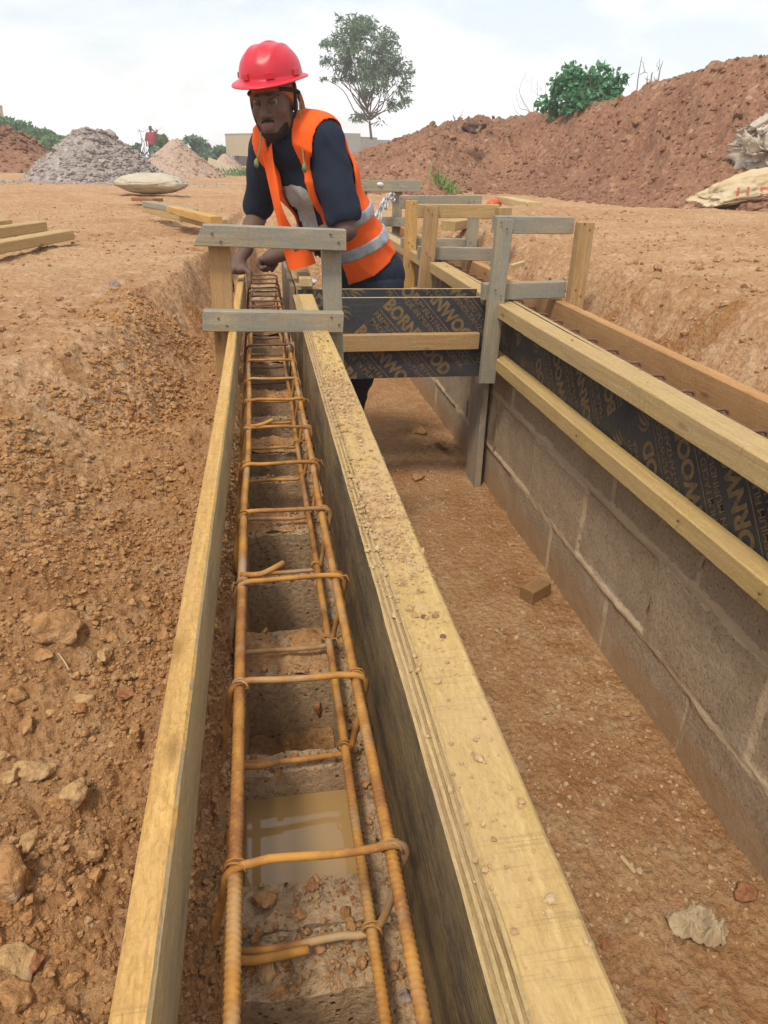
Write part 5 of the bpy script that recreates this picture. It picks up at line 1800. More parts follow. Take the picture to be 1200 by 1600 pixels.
    for j in range(npn):
        ph = j / (npn - 1) * math.pi / 2
        for i_ in range(nt):
            th_ = i_ / nt * 2 * math.pi
            cx_, cy_ = math.sin(th_), math.cos(th_)          # cy towards the front
            rl, rf, rh = 0.114, 0.137 if cy_ > 0 else 0.135, 0.104
            cz = math.sin(ph) ** 0.92; cc = math.cos(ph) ** 0.80
            x, y_, z_ = rl * cx_ * cc, rf * cy_ * cc, rh * cz
            ridge = 0.010 * math.exp(-(x / 0.020) ** 2) * sstep(0.25, 0.8, np.array(cz)) * (0.6 + 0.4 * (cy_ < 0))
            side = 0.0055 * math.exp(-((abs(x) - 0.050) / 0.012) ** 2) * float(sstep(0.45, 0.9, np.array(cz)))
            dent = -0.017 * math.exp(-((y_ - 0.118) / 0.030) ** 2 - (x / 0.036) ** 2 - ((z_ - 0.10) / 0.035) ** 2)
            kk = 1 + (float(ridge) + side + dent) / 0.13
            Vh.append(Hm(x * kk, y_ * kk, z_ * (1 + (float(ridge) + side + dent * 0.4) / 0.14)))
    nv = len(Vh)
    # brim: flares out, longer at the front
    brim = [(0.003, 0.000), (0.013, -0.003), (0.020, -0.006), (0.0205, -0.0095), (0.012, -0.008), (-0.004, -0.006)]
    for (o_, zz_) in brim:
        for i_ in range(nt):
            th_ = i_ / nt * 2 * math.pi
            cx_, cy_ = math.sin(th_), math.cos(th_)
            ext = o_ * (1 + 1.9 * max(0, cy_) ** 2.2 + 0.15 * max(0, -cy_)) if o_ > 0.005 else o_
            Vh.append(Hm((0.114 + ext) * cx_, ((0.137 if cy_ > 0 else 0.135) + ext) * cy_, zz_ - 0.010 * max(0, cy_) ** 2 * (o_ / 0.02 if o_ > 0 else 0)))
    Fh = []
    for j in range(npn - 1):
        for i_ in range(nt):
            a, b = j * nt + i_, j * nt + (i_ + 1) % nt
            Fh.append((a, a + nt, b + nt, b))
    prev = 0
    for q_ in range(len(brim)):
        st = nv + q_ * nt
        for i_ in range(nt):
            a, b = prev + i_, prev + (i_ + 1) % nt
            Fh.append((a, b, st + (i_ + 1) % nt, st + i_))
        prev = st
    hel = make('hard_hat', Vh, Fh, M_HELM, root, smooth=True)
    for (th_, w_) in ((0.42, 0.030), (1.35, 0.034), (-1.35, 0.034), (2.6, 0.03), (-0.42, 0.030)):
        mbx = MB(); pts = []
        for a in np.linspace(th_ - w_ / 0.25, th_ + w_ / 0.25, 7):
            for (o_, z_) in ((0.000, 0.003), (0.0055, 0.004), (0.0045, 0.022), (-0.004, 0.024)):
                rf = 0.137 if math.cos(a) > 0 else 0.135
                pts.append(Hm((0.114 + o_) * math.sin(a), (rf + o_) * math.cos(a), z_))
        Fq = []
        for k in range(6):
            for q_ in range(3):
                a = k * 4 + q_; Fq.append((a, a + 4, a + 5, a + 1))
        Fq += [(0, 1, 2, 3), (27, 26, 25, 24)]
        mbx.add(pts, Fq); mbx.make('accessory_slot', M_HELM, hel)
    # ================= cloth and straps under the helmet
    cv = Vol(HC - 0.24, HC + 0.24, 0.004)
    cv.put(hell((0, -0.012, 0.035), (0.077, 0.098, 0.092)), 0.02); cv.put(hell((0, -0.002, -0.03), (0.068, 0.07, 0.085)), 0.03)
    G = cv.grid()
    q = [sum(HA[i][j] * (G[j] - HC[j]) for j in range(3)) / S for i in range(3)]
    edge = 0.034 - 0.75 * np.clip(0.062 - q[1], 0, 0.09)
    cv.v = np.maximum(np.maximum(cv.v - 0.008, -(q[2] - edge)), q[2] - 0.075).astype(np.float32)
    put_vol('head_cloth', cv, M_CLOTH, root, 1)
    # flap of cloth hanging behind the left ear
    top = [H(0.078, -0.055, 0.03), H(0.070, -0.095, 0.03)]
    mid = [H(0.085, -0.050, -0.05), H(0.085, -0.11, -0.05)]
    bot = [H(0.100, -0.045, -0.135), H(0.112, -0.105, -0.125)]
    A_ = smooth_path([top[0], mid[0], bot[0]], 8); B_ = smooth_path([top[1], mid[1], bot[1]], 8)
    pts = np.array([[A_[k] + (B_[k] - A_[k]) * t + lh * 0.006 * math.sin(t * 7 + k * 0.35) for t in np.linspace(0, 1, 7)] for k in range(len(A_))]).reshape(-1, 3)
    n0 = len(pts); Vf = np.concatenate([pts, pts - lh * 0.004]); Ff = []
    for k in range(len(A_) - 1):
        for q_ in range(6):
            a = k * 7 + q_; Ff.append((a, a + 7, a + 8, a + 1)); Ff.append((n0 + a, n0 + a + 1, n0 + a + 8, n0 + a + 7))
    make('cloth_flap', Vf, Ff, M_CLOTH, root, smooth=True)
    for sg_ in (-1, 1):
        P_ = smooth_path([H(sg_ * 0.088, -0.005, 0.055), H(sg_ * 0.089, 0.004, 0.0), H(sg_ * 0.078, 0.012, -0.055), H(sg_ * 0.045, 0.035, -0.108), H(0, 0.05, -0.128)], 6)
        Vs, Fs = tube(P_, 0.0055, 6); make('chin_strap', Vs, Fs, M_STRAP, root, smooth=True)
        bnd = smooth_path([H(sg_ * 0.06, 0.072, 0.040), H(sg_ * 0.087, 0.02, 0.034), H(sg_ * 0.089, -0.04, 0.026), H(sg_ * 0.06, -0.092, 0.02)], 6)
        Vs, Fs = tube(bnd, 0.0065, 6); make('helmet_band', Vs, Fs, M_STRAP, root, smooth=True)
    # neck cords with tassels
    for pth, tas in (([(468, 158, 3.05), (470, 200, 3.05), (473, 235, 3.02), (475, 256, 3.01)], (476, 263, 3.005)), ([(408, 205, 3.06), (407, 228, 3.05), (402, 246, 3.05)], (401, 256, 3.05))):
        Vs, Fs = tube(smooth_path([PY(*p_) for p_ in pth], 8), 0.003, 6); cd = make('cord', Vs, Fs, M_CORD, root, smooth=True)
        c = PY(*tas); Vs, Fs = rock_shape(ICO2, 9, 0.2, 0.25, (0.7, 0.7, 1.5)); make('tassel', Vs * 0.013 + c, Fs, M_CORD, root, smooth=True)
    return root


build_worker()
# ------------------------------------------------------------------ small things lying about
def hz(x, y): return float(height(np.array([x]), np.array([y]))[0])


def ground_hit(px, py, tmax=60):
    d = _ray(px, py); d = d / np.linalg.norm(d)
    ts = np.linspace(0.5, tmax, 6000)
    Q = C0 + ts[:, None] * d
    b = Q[:, 2] < height(Q[:, 0], Q[:, 1], False)
    k = int(np.argmax(b))
    return Q[k] if b.any() else Q[-1]


t_ = beam('timber_offcut', PZ(822, 931, FLOOR + 0.030), PZ(850, 915, FLOOR + 0.030), 0.056, 0.050, W_OLD, None)
tag(t_, 'short square timber offcut lying against the right wall foot', 'timber offcut')
t_ = beam('wood_splinter', PZ(970, 1338, FLOOR + 0.008), PZ(992, 1364, FLOOR + 0.008), 0.009, 0.004, W_CUT, None, jit=0.0008, seg=6, bev=0.0008)
tag(t_, 'thin pale wood splinter on the trench floor above the dirty cloth', 'splinter')
t_ = beam('bark_chip', PZ(995, 1362, FLOOR + 0.006), PZ(1018, 1358, FLOOR + 0.006), 0.008, 0.005, W_RAW, None, jit=0.001, seg=5, bev=0.001)
tag(t_, 'dark bark chip touching the pale splinter', 'bark chip')

# crumpled cloth in the trench
def crumple(name, P, right, fwd, w, h, amp, mat, seed, label, cat, n=46, lift=0.0, outline=None, parent=None):
    a = np.linspace(-1, 1, n)
    U, Vv = np.meshgrid(a, a)
    rr_ = 1 + 0.34 * vnoise(1.5 * U / (np.hypot(U, Vv) + 1e-6) + seed, 1.5 * Vv / (np.hypot(U, Vv) + 1e-6) + seed)
    sq = np.maximum(np.abs(U), np.abs(Vv)) / (np.hypot(U, Vv) + 1e-6)
    Uc, Vc = U * sq * rr_, Vv * sq * rr_
    z = (1 - np.abs(vnoise(Uc * 1.7 + seed, Vc * 0.9 + 0.5 * Uc))) ** 2.5 * 0.75 + 0.28 * (1 - np.abs(vnoise(Uc * 3.4 + 1.5 * Vc + seed, Vc * 1.6))) ** 2.5 + 0.16 * vnoise(Uc * 13, Vc * 13 + seed)
    rad = np.hypot(U * sq, Vv * sq)
    z = (z * (1 - 0.55 * rad ** 3) + 0.35 * (1 - rad ** 2)) * amp + lift
    right, fwd = np.array(right), np.array(fwd)
    X = P[0] + Uc * w * right[0] + Vc * h * fwd[0]
    Y = P[1] + Uc * w * right[1] + Vc * h * fwd[1]
    base = height(X.ravel(), Y.ravel(), False).reshape(X.shape)
    Z = base + z + 0.004
    Vt = np.stack([X.ravel(), Y.ravel(), Z.ravel()], 1)
    i = np.arange(n - 1)[:, None] * n + np.arange(n - 1)[None, :]
    Ft = np.stack([i, i + 1, i + n + 1, i + n], -1).reshape(-1, 4)
    o = make(name, Vt, Ft, mat, parent, smooth=True)
    md = o.modifiers.new('thickness', 'SOLIDIFY'); md.thickness = 0.0015
    return tag(o, label, cat)


M_RAG = mat_plain('dirty_cloth', (0.50, 0.40, 0.255), 0.9, 0.15, 0, 0.3, 26, 0.4, (0.33, 0.23, 0.13), 200)
M_SACK = mat_plain('woven_sack', (0.56, 0.52, 0.44), 0.75, 0.25, 0, 0.3, 5, 0.3, (0.42, 0.34, 0.24), 300)
M_SACKY = mat_plain('yellowed_sack', (0.56, 0.48, 0.33), 0.75, 0.25, 0, 0.33, 5, 0.3, (0.50, 0.36, 0.17), 300)
M_SACKG = mat_plain('grey_sack', (0.50, 0.46, 0.37), 0.8, 0.2, 0, 0.33, 4, 0.3, (0.40, 0.32, 0.20), 300)
M_SACKR = mat_plain('sack_red_ink', (0.50, 0.16, 0.12), 0.8, 0.2)
M_PLASTIC = mat_plain('clear_white_plastic', (0.66, 0.66, 0.64), 0.3, 0.5, 0, 0.2, 20)
M_STRAW = mat_plain('dry_straw', (0.48, 0.34, 0.19), 0.8, 0.2)
crumple('cloth_scrap', PZ(1092, 1452, FLOOR), (0.86, -0.5), (0.5, 0.86), 0.056, 0.042, 0.040, M_RAG, 4.2, 'crumpled dirty beige cloth on the trench floor at lower right', 'cloth')

Vs, Fs = tube(smooth_path([ground_hit(-15, 945) + [0, 0, 0.012], ground_hit(25, 985) + [0, 0, 0.02], ground_hit(70, 1018) + [0, 0, 0.024], ground_hit(105, 1052) + [0, 0, 0.018], ground_hit(121, 1088) + [0, 0, 0.006]], 10), 0.0012, 6)
tag(make('straw', Vs, Fs, M_STRAW, smooth=True), 'thin curved pale straw across the left slope', 'straw')

# items by the worker
t_ = beam('timber_offcut', PZ(470, 419, 0.235), PZ(478, 442, 0.235), 0.05, 0.03, W_CUT, None)
tag(t_, 'little pale offcut lying on the side form under the orange vest', 'timber offcut')
P, Fc = rock_shape(ICO2, 5, 0.4, 0.35, (1.0, 1.4, 0.5))
tag(make('plastic_scrap', P * 0.028 + PZ(487, 441, 0.232), Fc, M_PLASTIC, smooth=True), 'shiny white plastic scrap lying on the side form beside the worker', 'plastic scrap')

# lumber on the left ground
LUM = [((104, 366, 0.315), (-60, 396, 0.315), 0.080, 0.046, W_PALE, 'nearest plank of the lumber lying at the left edge'),
       ((64, 353, 0.325), (-60, 371, 0.325), 0.070, 0.050, W_PALE, 'middle pale plank of the lumber at the left edge'),
       ((12, 349, 0.315), (-60, 358, 0.315), 0.060, 0.045, W_PALE, 'farthest short plank of the lumber at the left edge'),
       ((231, 325, 0.31), (345, 351, 0.31), 0.09, 0.055, W_PALE, 'longer lower plank lying left of the worker'),
       ((232, 318, 0.345), (300, 332, 0.345), 0.10, 0.04, W_GREY, 'grey-topped board lying on the plank pair left of the worker'),
       ((268, 327, 0.36), (338, 345, 0.355), 0.07, 0.045, W_YEL, 'yellow plank on top of the pair left of the worker'),
       ((788, 312, 0.36), (836, 322, 0.36), 0.14, 0.06, W_CUT, 'short thick pale timber on top of the lumber beyond the frames'),
       ((775, 331, 0.305), (830, 327, 0.305), 0.16, 0.06, W_CUT, 'pale timber under the short thick one beyond the frames'),
       ((700, 353, 0.31), (790, 338, 0.31), 0.10, 0.06, W_PALE, 'long pale plank seen through the frame posts on the right'),
       ]
for (a, b, w, h, m, lab) in LUM:
    o = beam('lumber_plank', PZ(*a), PZ(*b), w, h, m, None, bev=0.004)
    tag(o, lab, 'plank', 'loose lumber planks')
o = beam('wood_stake', PZ(798, 417, 0.26), PZ(818, 411, 0.27), 0.02, 0.02, W_CUT, None)
tag(o, 'small pale stake lying on the soil beside the nearest frame', 'stake')
o = beam('brick_tile', PZ(213, 311, 0.30), PZ(247, 313, 0.30), 0.14, 0.03, M_ROCKR, None)
tag(o, 'flat red brick lying on the ground in front of the full sack', 'brick')
a, b = PZ(768, 322, 0.32), PZ(780, 313, 0.32)
b = a + unit(PZ(790, 309, 0.32) - a) * 0.62
Vs, Fs = tube(np.stack([a, (a + b) / 2, b]), 0.055, 12)
tag(make('orange_pipe', Vs, Fs, mat_plain('orange_plastic', (0.60, 0.11, 0.03), 0.5, 0.4), smooth=True), 'short orange red pipe lying by the lumber beyond the frames', 'pipe')

# plastic on the farthest frame
P = smooth_path([PY(586, 343, 6.1), PY(596, 322, 6.12), PY(606, 308, 6.16), PY(617, 304, 6.2)], 6)
n_ = len(P); W_ = np.array([0.022, 0.0, -0.03])
pts = np.array([[p + W_ * (t - 0.5) * (1 + 0.3 * math.sin(k)) + np.array([0, 0.02 * math.sin(t * 9 + k), 0.012 * math.sin(k * 2.1 + t * 5)]) for t in np.linspace(0, 1.6, 6)] for k, p in enumerate(P)]).reshape(-1, 3)
Ff = [(k * 6 + q, k * 6 + q + 1, (k + 1) * 6 + q + 1, (k + 1) * 6 + q) for k in range(n_ - 1) for q in range(5)]
o = make('plastic_sheet', pts, Ff, M_PLASTIC, smooth=True); md = o.modifiers.new('thickness', 'SOLIDIFY'); md.thickness = 0.003
tag(o, 'white plastic sheeting hanging below the farthest small frame', 'plastic sheet')
P, Fc = rock_shape(ICO2, 8, 0.3, 0.2, (1.2, 1, 0.8))
tag(make('plastic_cup', P * 0.035 + PY(594, 289, 6.25), Fc, M_PLASTIC, smooth=True), 'white lump resting on the top bar of the farthest frame', 'cup')
P, Fc = rock_shape(ICO2, 12, 0.5, 0.3, (1.8, 1, 0.5))
tag(make('rag', P * 0.055 + PZ(633, 307, 0.33), Fc, M_SACKR, smooth=True), 'small red and grey rag on the ground right of the farthest frame', 'rag')


# ------------------------------------------------------------------ sacks
def sack(name, c, ax, dims, seed, mat, label, group=None, wr=0.10, corners=0.25):
    """A lumpy woven sack: pillow with pinched corners; ax = (long, across, up) rows."""
    V, Fc = ICO3 if False else ico(5)
    p = 2.6
    s = np.sign(V) * np.abs(V) ** (2 / p)
    P = s * np.array([1, 1, 1])
    # pillow: thickness falls to the seams
    e = np.clip(1 - np.maximum(np.abs(P[:, 0]), np.abs(P[:, 1])) ** 3.0, 0, 1)
    P[:, 2] *= 0.22 + 0.78 * e ** 0.6
    cr_ = np.abs(P[:, 0] * P[:, 1])
    P[:, :2] *= (1 + corners * cr_ ** 1.5)[:, None]
    g = np.random.default_rng(int(seed * 3))
    if wr > 0.08:                                   # slack cloth: flat panes meeting in sharp folds
        for k in range(16):
            n_ = g.normal(size=3); n_ /= np.linalg.norm(n_)
            d_ = g.uniform(0.45, 0.8); o_ = P @ n_
            P = P - np.outer(np.clip(o_ - d_, 0, None) * 0.85, n_)
    w0 = vnoise(V[:, 0] * 2.2 + seed, V[:, 1] * 2.2, V[:, 2] * 2.2) * 0.5
    def crease(f, a): return (1 - np.abs(vnoise(V[:, 0] * f + w0 * f + seed, V[:, 1] * f * 1.4 - w0 * f, V[:, 2] * f + seed))) ** 5 * a
    nz = vnoise(V[:, 0] * 1.8 + seed, V[:, 1] * 1.8, V[:, 2] * 1.8 + seed) * wr * 0.8 - crease(2.2, wr * 1.3) + crease(3.4, wr * 0.9) - crease(6.0, wr * 0.45) + crease(9, wr * 0.22)
    P = P + V * nz[:, None]
    A = np.array([unit(v) for v in ax])
    Wv = (P * np.array(dims)) @ A + np.array(c)
    o = make(name, Wv, Fc, mat, smooth=True)
    return tag(o, label, 'sack', group)


def decal(o, s, size, center, right, upv, mat, name='printed_lettering', bold=0.004, off=0.004):
    from mathutils.bvhtree import BVHTree
    Mw = wmat(o)
    bv = BVHTree.FromPolygons([Mw @ v.co for v in o.data.vertices], [tuple(p.vertices) for p in o.data.polygons])
    bm = bmesh.new()
    V, Fc = text2d(s, size, bold)
    vs = [bm.verts.new((a, b, 0)) for a, b in V]
    for f in Fc:
        try: bm.faces.new([vs[i] for i in f])
        except ValueError: pass
    bmesh.ops.triangulate(bm, faces=bm.faces[:])
    for _ in range(2): bmesh.ops.subdivide_edges(bm, edges=[e for e in bm.edges if e.calc_length() > size * 0.12], cuts=1)
    bmesh.ops.triangulate(bm, faces=bm.faces[:])
    bm.verts.index_update()
    P2 = np.array([v.co[:2] for v in bm.verts]); F2 = [tuple(v.index for v in f.verts) for f in bm.faces]; bm.free()
    right, upv = unit(right), unit(upv); nn = np.cross(right, upv)
    W3 = []
    for a, b in P2:
        q = np.array(center) + right * a + upv * b
        h = bv.ray_cast(Vector(q + nn * 1.0), Vector(-nn))
        W3.append(np.array(h[0]) + np.array(h[1]) * off if h[0] is not None else None)
    F2 = [f for f in F2 if all(W3[i] is not None for i in f)]
    W3 = [w if w is not None else np.array(center, float) for w in W3]
    if F2: make(name, W3, F2, mat, o)


c = PZ(236, 300, 0.30)
sack('full_sack', c + np.array([0, 0.12, 0.085]), ((0.985, -0.17, 0.0), (0.17, 0.985, 0.0), (0, 0, 1)), (0.40, 0.26, 0.115), 2.0, M_SACKG, 'plump full pale sack lying on the ground before the gravel pile', None, 0.05)
b0 = ground_hit(1150, 322)
s1 = sack('empty_sack', b0 + np.array([0.06, 0.10, 0.13]), ((0.93, -0.30, 0.16), (0.28, 0.90, 0.35), (-0.15, -0.45, 0.85)), (0.72, 0.34, 0.20), 7.0, M_SACKY, 'flattened yellowish sack with red letters at the foot of the spoil mound', 'woven sacks on the spoil mound', 0.082)
decal(s1, 'I L D', 0.19, b0 + np.array([-0.13, -0.18, 0.06]), (0.95, -0.28, 0.12), (0.05, 0.25, 0.95), M_SACKR)
b1 = ground_hit(1182, 262)
s2 = sack('empty_sack', b1 + np.array([0.06, 0.02, 0.16]), ((0.80, -0.25, -0.45), (0.3, 0.9, 0.2), (0.3, -0.35, 0.85)), (0.50, 0.36, 0.34), 13.0, M_SACK, 'crumpled white sack thrown higher on the spoil mound', 'woven sacks on the spoil mound', 0.30, 0.1)
s3 = sack('empty_sack', ground_hit(1180, 235) + np.array([0.05, 0.05, 0.20]), ((0.75, -0.2, 0.6), (0.3, 0.9, 0.1), (-0.55, -0.4, 0.7)), (0.42, 0.32, 0.24), 19.0, M_SACK, 'folded white sack with a red stripe topmost on the spoil mound', 'woven sacks on the spoil mound', 0.30, 0.1)
decal(s3, 'A', 0.20, np.array(wmat(s3).translation) + np.array([-0.02, -0.2, -0.10]), (0.96, -0.2, 0.2), (-0.1, 0.3, 0.9), M_SACKR)


# ------------------------------------------------------------------ piles
def pile(name, px, pyb, dist, halfw, h, seed, mat, chip, nchip, label, cat, flat=0.15, chipmat=None):
    p = PD(px, pyb, dist); x0, y0 = p[0], p[1]
    n = 70
    a = np.linspace(-1.25, 1.25, n)
    U, Vv = np.meshgrid(a, a)
    r = np.hypot(U, Vv) * (1 + 0.12 * vnoise(1.3 * U / (np.hypot(U, Vv) + 1e-6) + seed, 1.3 * Vv / (np.hypot(U, Vv) + 1e-6) + seed))
    def prof(rq): return np.clip(np.minimum(1 - rq, 1 - flat), -0.2, 1) / (1 - flat)
    X, Y = x0 + U * halfw, y0 + Vv * halfw
    base = height(X.ravel(), Y.ravel(), False).reshape(X.shape)
    Z = base + h * prof(r) + 0.06 * h * fbm(U * 2 + seed, Vv * 2, 0.6, 4) * (r < 1.05) - 0.05 * (r > 1.1)
    Vt = np.stack([X.ravel(), Y.ravel(), Z.ravel()], 1)
    i = np.arange(n - 1)[:, None] * n + np.arange(n - 1)[None, :]
    mb = MB(); mb.add(Vt, np.stack([i, i + 1, i + n + 1, i + n], -1).reshape(-1, 4))
    g = np.random.default_rng(int(seed * 10))
    shp = [rock_shape(ICO1, 200 + k, 0.8, 0.25, (1, g.uniform(0.6, 1), g.uniform(0.5, 0.9)))[0] for k in range(8)]
    for k in range(nchip):
        ang = g.uniform(0, 2 * math.pi); rq = math.sqrt(g.random()) * 1.12
        u, v = rq * math.sin(ang), rq * math.cos(ang)
        ii, jj = int((v + 1.25) / 2.5 * (n - 1)), int((u + 1.25) / 2.5 * (n - 1))
        s = chip * g.lognormal(0, 0.45)
        mb.add(shp[g.integers(8)] @ rotm(g).T * s + np.array([x0 + u * halfw, y0 + v * halfw, Z[ii, jj] + s * 0.2]), ICO1[1])
    o = mb.make(name, mat, None, smooth=False)
    return tag(o, label, cat)


M_CHIP = mat_soil('grey_chippings', (0.36, 0.315, 0.285), (0.265, 0.22, 0.19), (0.48, 0.435, 0.40), 0.4, 9, 8)
pile('gravel_pile', 147, 262, 15.5, 1.30, 0.79, 3.1, M_CHIP, 0.032, 4500, 'large grey crushed stone pile left of the distant red-shirted person', 'gravel pile', 0.22)
pile('sand_pile', 275, 262, 18.0, 0.98, 0.72, 5.7, M_SAND, 0.022, 900, 'smaller pinkish sand pile right of the big grey stone pile', 'sand pile', 0.08)
pile('earth_pile', -12, 257, 22.0, 2.1, 1.0, 8.3, M_MOUND, 0.06, 900, 'low brown earth pile at the far left edge below the trees', 'earth pile', 0.25)
pile('sand_pile', 352, 262, 30.0, 0.75, 0.55, 9.9, M_SAND, 0.03, 200, 'distant small pink sand pile in front of the tan building', 'sand pile', 0.1)
n = 900
g = np.random.default_rng(77)
p0 = PD(120, 285, 13.6)
x = p0[0] + 1.4 * g.normal(size=n); y = p0[1] + 0.35 * g.normal(size=n)
scatter('spilled_gravel', M_CHIP, np.stack([x, y, height(x, y, False)], 1), 0.022 * g.lognormal(0, 0.4, n), 78, 'grey stone chips spilled at the foot of the large gravel pile', 'gravel', 0.3)


# ------------------------------------------------------------------ plants
def mat_leaf(name, c1, c2, scale):
    m, t, b = newmat(name)
    n1 = _noise(t, _coord(t, rnd=False), scale, 3, 0.6)
    ge = _n(t, 'ShaderNodeNewGeometry')
    c = _mix(t, _ramp(t, n1, [(0.35, 0.0), (0.65, 1.0)]), c1, c2)
    c = _mix(t, _math(t, 'MULTIPLY', ge.outputs['Random Per Island'], 0.5), c, tuple(x * 1.9 for x in c2))
    t.links.new(c, b.inputs['Base Color'])
    b.inputs['Roughness'].default_value = 0.55
    b.inputs['Specular IOR Level'].default_value = 0.3
    tr = _n(t, 'ShaderNodeBsdfTranslucent')
    t.links.new(c, tr.inputs[0])
    ms = _n(t, 'ShaderNodeMixShader'); ms.inputs[0].default_value = 0.25
    t.links.new(b.outputs[0], ms.inputs[1]); t.links.new(tr.outputs[0], ms.inputs[2])
    t.links.new(ms.outputs[0], t.nodes['Material Output'].inputs[0])
    return m


M_LF_A = mat_leaf('leaf_dark', (0.080, 0.160, 0.105), (0.115, 0.200, 0.120), 0.6)
M_LF_B = mat_leaf('leaf_green', (0.075, 0.165, 0.075), (0.105, 0.21, 0.085), 0.8)
M_LF_C = mat_leaf('leaf_broad', (0.060, 0.180, 0.095), (0.095, 0.245, 0.115), 2.5)
M_LF_Y = mat_leaf('leaf_yellowish', (0.075, 0.125, 0.040), (0.11, 0.16, 0.05), 0.8)
M_BARK = mat_plain('bark', (0.17, 0.13, 0.10), 0.9, 0.1, 0, 0.3, 6)
M_TWIG = mat_plain('dry_twig', (0.24, 0.19, 0.16), 0.9, 0.1, 0, 0.3, 6)


def leaves(clumps, n, size, aspect, seed, droop=0.3, shell=0.55, gapsize=None, thr=-0.1):
    """n leaf blades spread through the clumps (x,y,z,rx,rz)."""
    g = np.random.default_rng(seed)
    C = np.array([c[:3] for c in clumps]); Rr = np.array([c[3:5] for c in clumps])
    w = Rr[:, 0] ** 2 * Rr[:, 1]; w = w ** 0.8; w = w / w.sum()
    k = g.choice(len(C), n, p=w)
    d = g.normal(size=(n, 3)); d /= np.linalg.norm(d, axis=1)[:, None]
    rad = g.random(n) ** shell
    P = C[k] + d * rad[:, None] * np.stack([Rr[k, 0], Rr[k, 0], Rr[k, 1]], 1)
    # drop leaves in gaps so light shows through
    gs = gapsize or 3.4 * size
    gap = vnoise(P[:, 0] / gs + seed, P[:, 1] / gs, P[:, 2] / gs) + 0.5 * vnoise(P[:, 0] / gs * 2.3 + seed, P[:, 1] / gs * 2.3, P[:, 2] / gs * 2.3)
    keep = gap > thr + 0.7 * (rad - 0.8)
    P, d = P[keep], d[keep]; n = len(P)
    t = d + 0.7 * g.normal(size=(n, 3)); t[:, 2] -= droop; t /= np.linalg.norm(t, axis=1)[:, None]
    s = np.cross(t, g.normal(size=(n, 3))); s /= np.linalg.norm(s, axis=1)[:, None]
    L = size * g.lognormal(0, 0.25, n)
    a = P - t * L[:, None] * 0.5; b = P + t * L[:, None] * 0.5
    up = np.cross(s, t) * (L * 0.10)[:, None]
    m1 = P + s * (L * aspect * 0.5)[:, None] + up; m2 = P - s * (L * aspect * 0.5)[:, None] + up
    V = np.stack([a, m1, b, m2], 1).reshape(-1, 3)
    Fc = (np.arange(n)[:, None] * 4 + np.array([0, 1, 2, 3]))
    return V, Fc


def limb(mb, a, b, r0, r1, seed, bend=0.12, n=10):
    g = np.random.default_rng(seed)
    a, b = np.array(a), np.array(b); L = np.linalg.norm(b - a)
    c = [a]
    for t in (0.33, 0.66): c.append(a + (b - a) * t + g.normal(size=3) * L * bend * 0.5 + np.array([0, 0, -0.04 * L]))
    c.append(b)
    P = smooth_path(c, n // 3 + 1)
    V, Fc = tube(P, np.linspace(r0, r1, len(P)), 6)
    mb.add(V, Fc)


def tree(name, base_px, dist, clumps_px, nleaf, size, aspect, mat, seed, label, cat='tree', group=None, r0=0.09, fork=0.45, droop=0.3, gapsize=None, thr=-0.1):
    """clumps_px: (px, py, r px[, rz px]) at distance dist."""
    p0 = PD(base_px[0], base_px[1], dist)
    zg = hz(p0[0], p0[1])
    base = np.array([p0[0], p0[1], zg - 0.1])
    s = dist / F_PX * 1.05
    g = np.random.default_rng(seed)
    cl = []
    for c in clumps_px:
        q = PD(c[0], c[1], dist + g.uniform(-1, 1) * c[2] * s * 0.8)
        cl.append((q[0], q[1], q[2], c[2] * s, (c[3] if len(c) > 3 else c[2] * 0.8) * s))
    root = empty(name, base, label, cat, group)
    top = np.mean([c[:3] for c in cl], 0)
    zmin = min(c[2] - c[4] for c in cl); ztop = max(c[2] for c in cl)
    mb = MB()
    fk = base + (top - base) * fork
    fk[2] = max(fk[2], base[2] + 0.3)
    V, Fc = tube(smooth_path([base, base * 0.5 + fk * 0.5 + g.normal(size=3) * 0.03 * dist / 10 * 0.3, fk], 6), np.linspace(r0, r0 * 0.62, 13), 8); mb.add(V, Fc)
    for k, c in enumerate(cl):
        limb(mb, fk + (top - fk) * g.uniform(0, 0.35), np.array(c[:3]) + [0, 0, c[4] * 0.3], r0 * 0.42, r0 * 0.09, seed * 100 + k)
        for q in range(3):
            e = np.array(c[:3]) + g.normal(size=3) * np.array([c[3], c[3], c[4]]) * 0.55
            limb(mb, np.array(c[:3]), e, r0 * 0.13, r0 * 0.03, seed * 100 + k * 7 + q, n=6)
    mb.make('trunk', M_BARK, root, smooth=True)
    V, Fc = leaves(cl, nleaf, size, aspect, seed, droop, gapsize=gapsize, thr=thr)
    make('crown', V, Fc, mat, root)
    return root


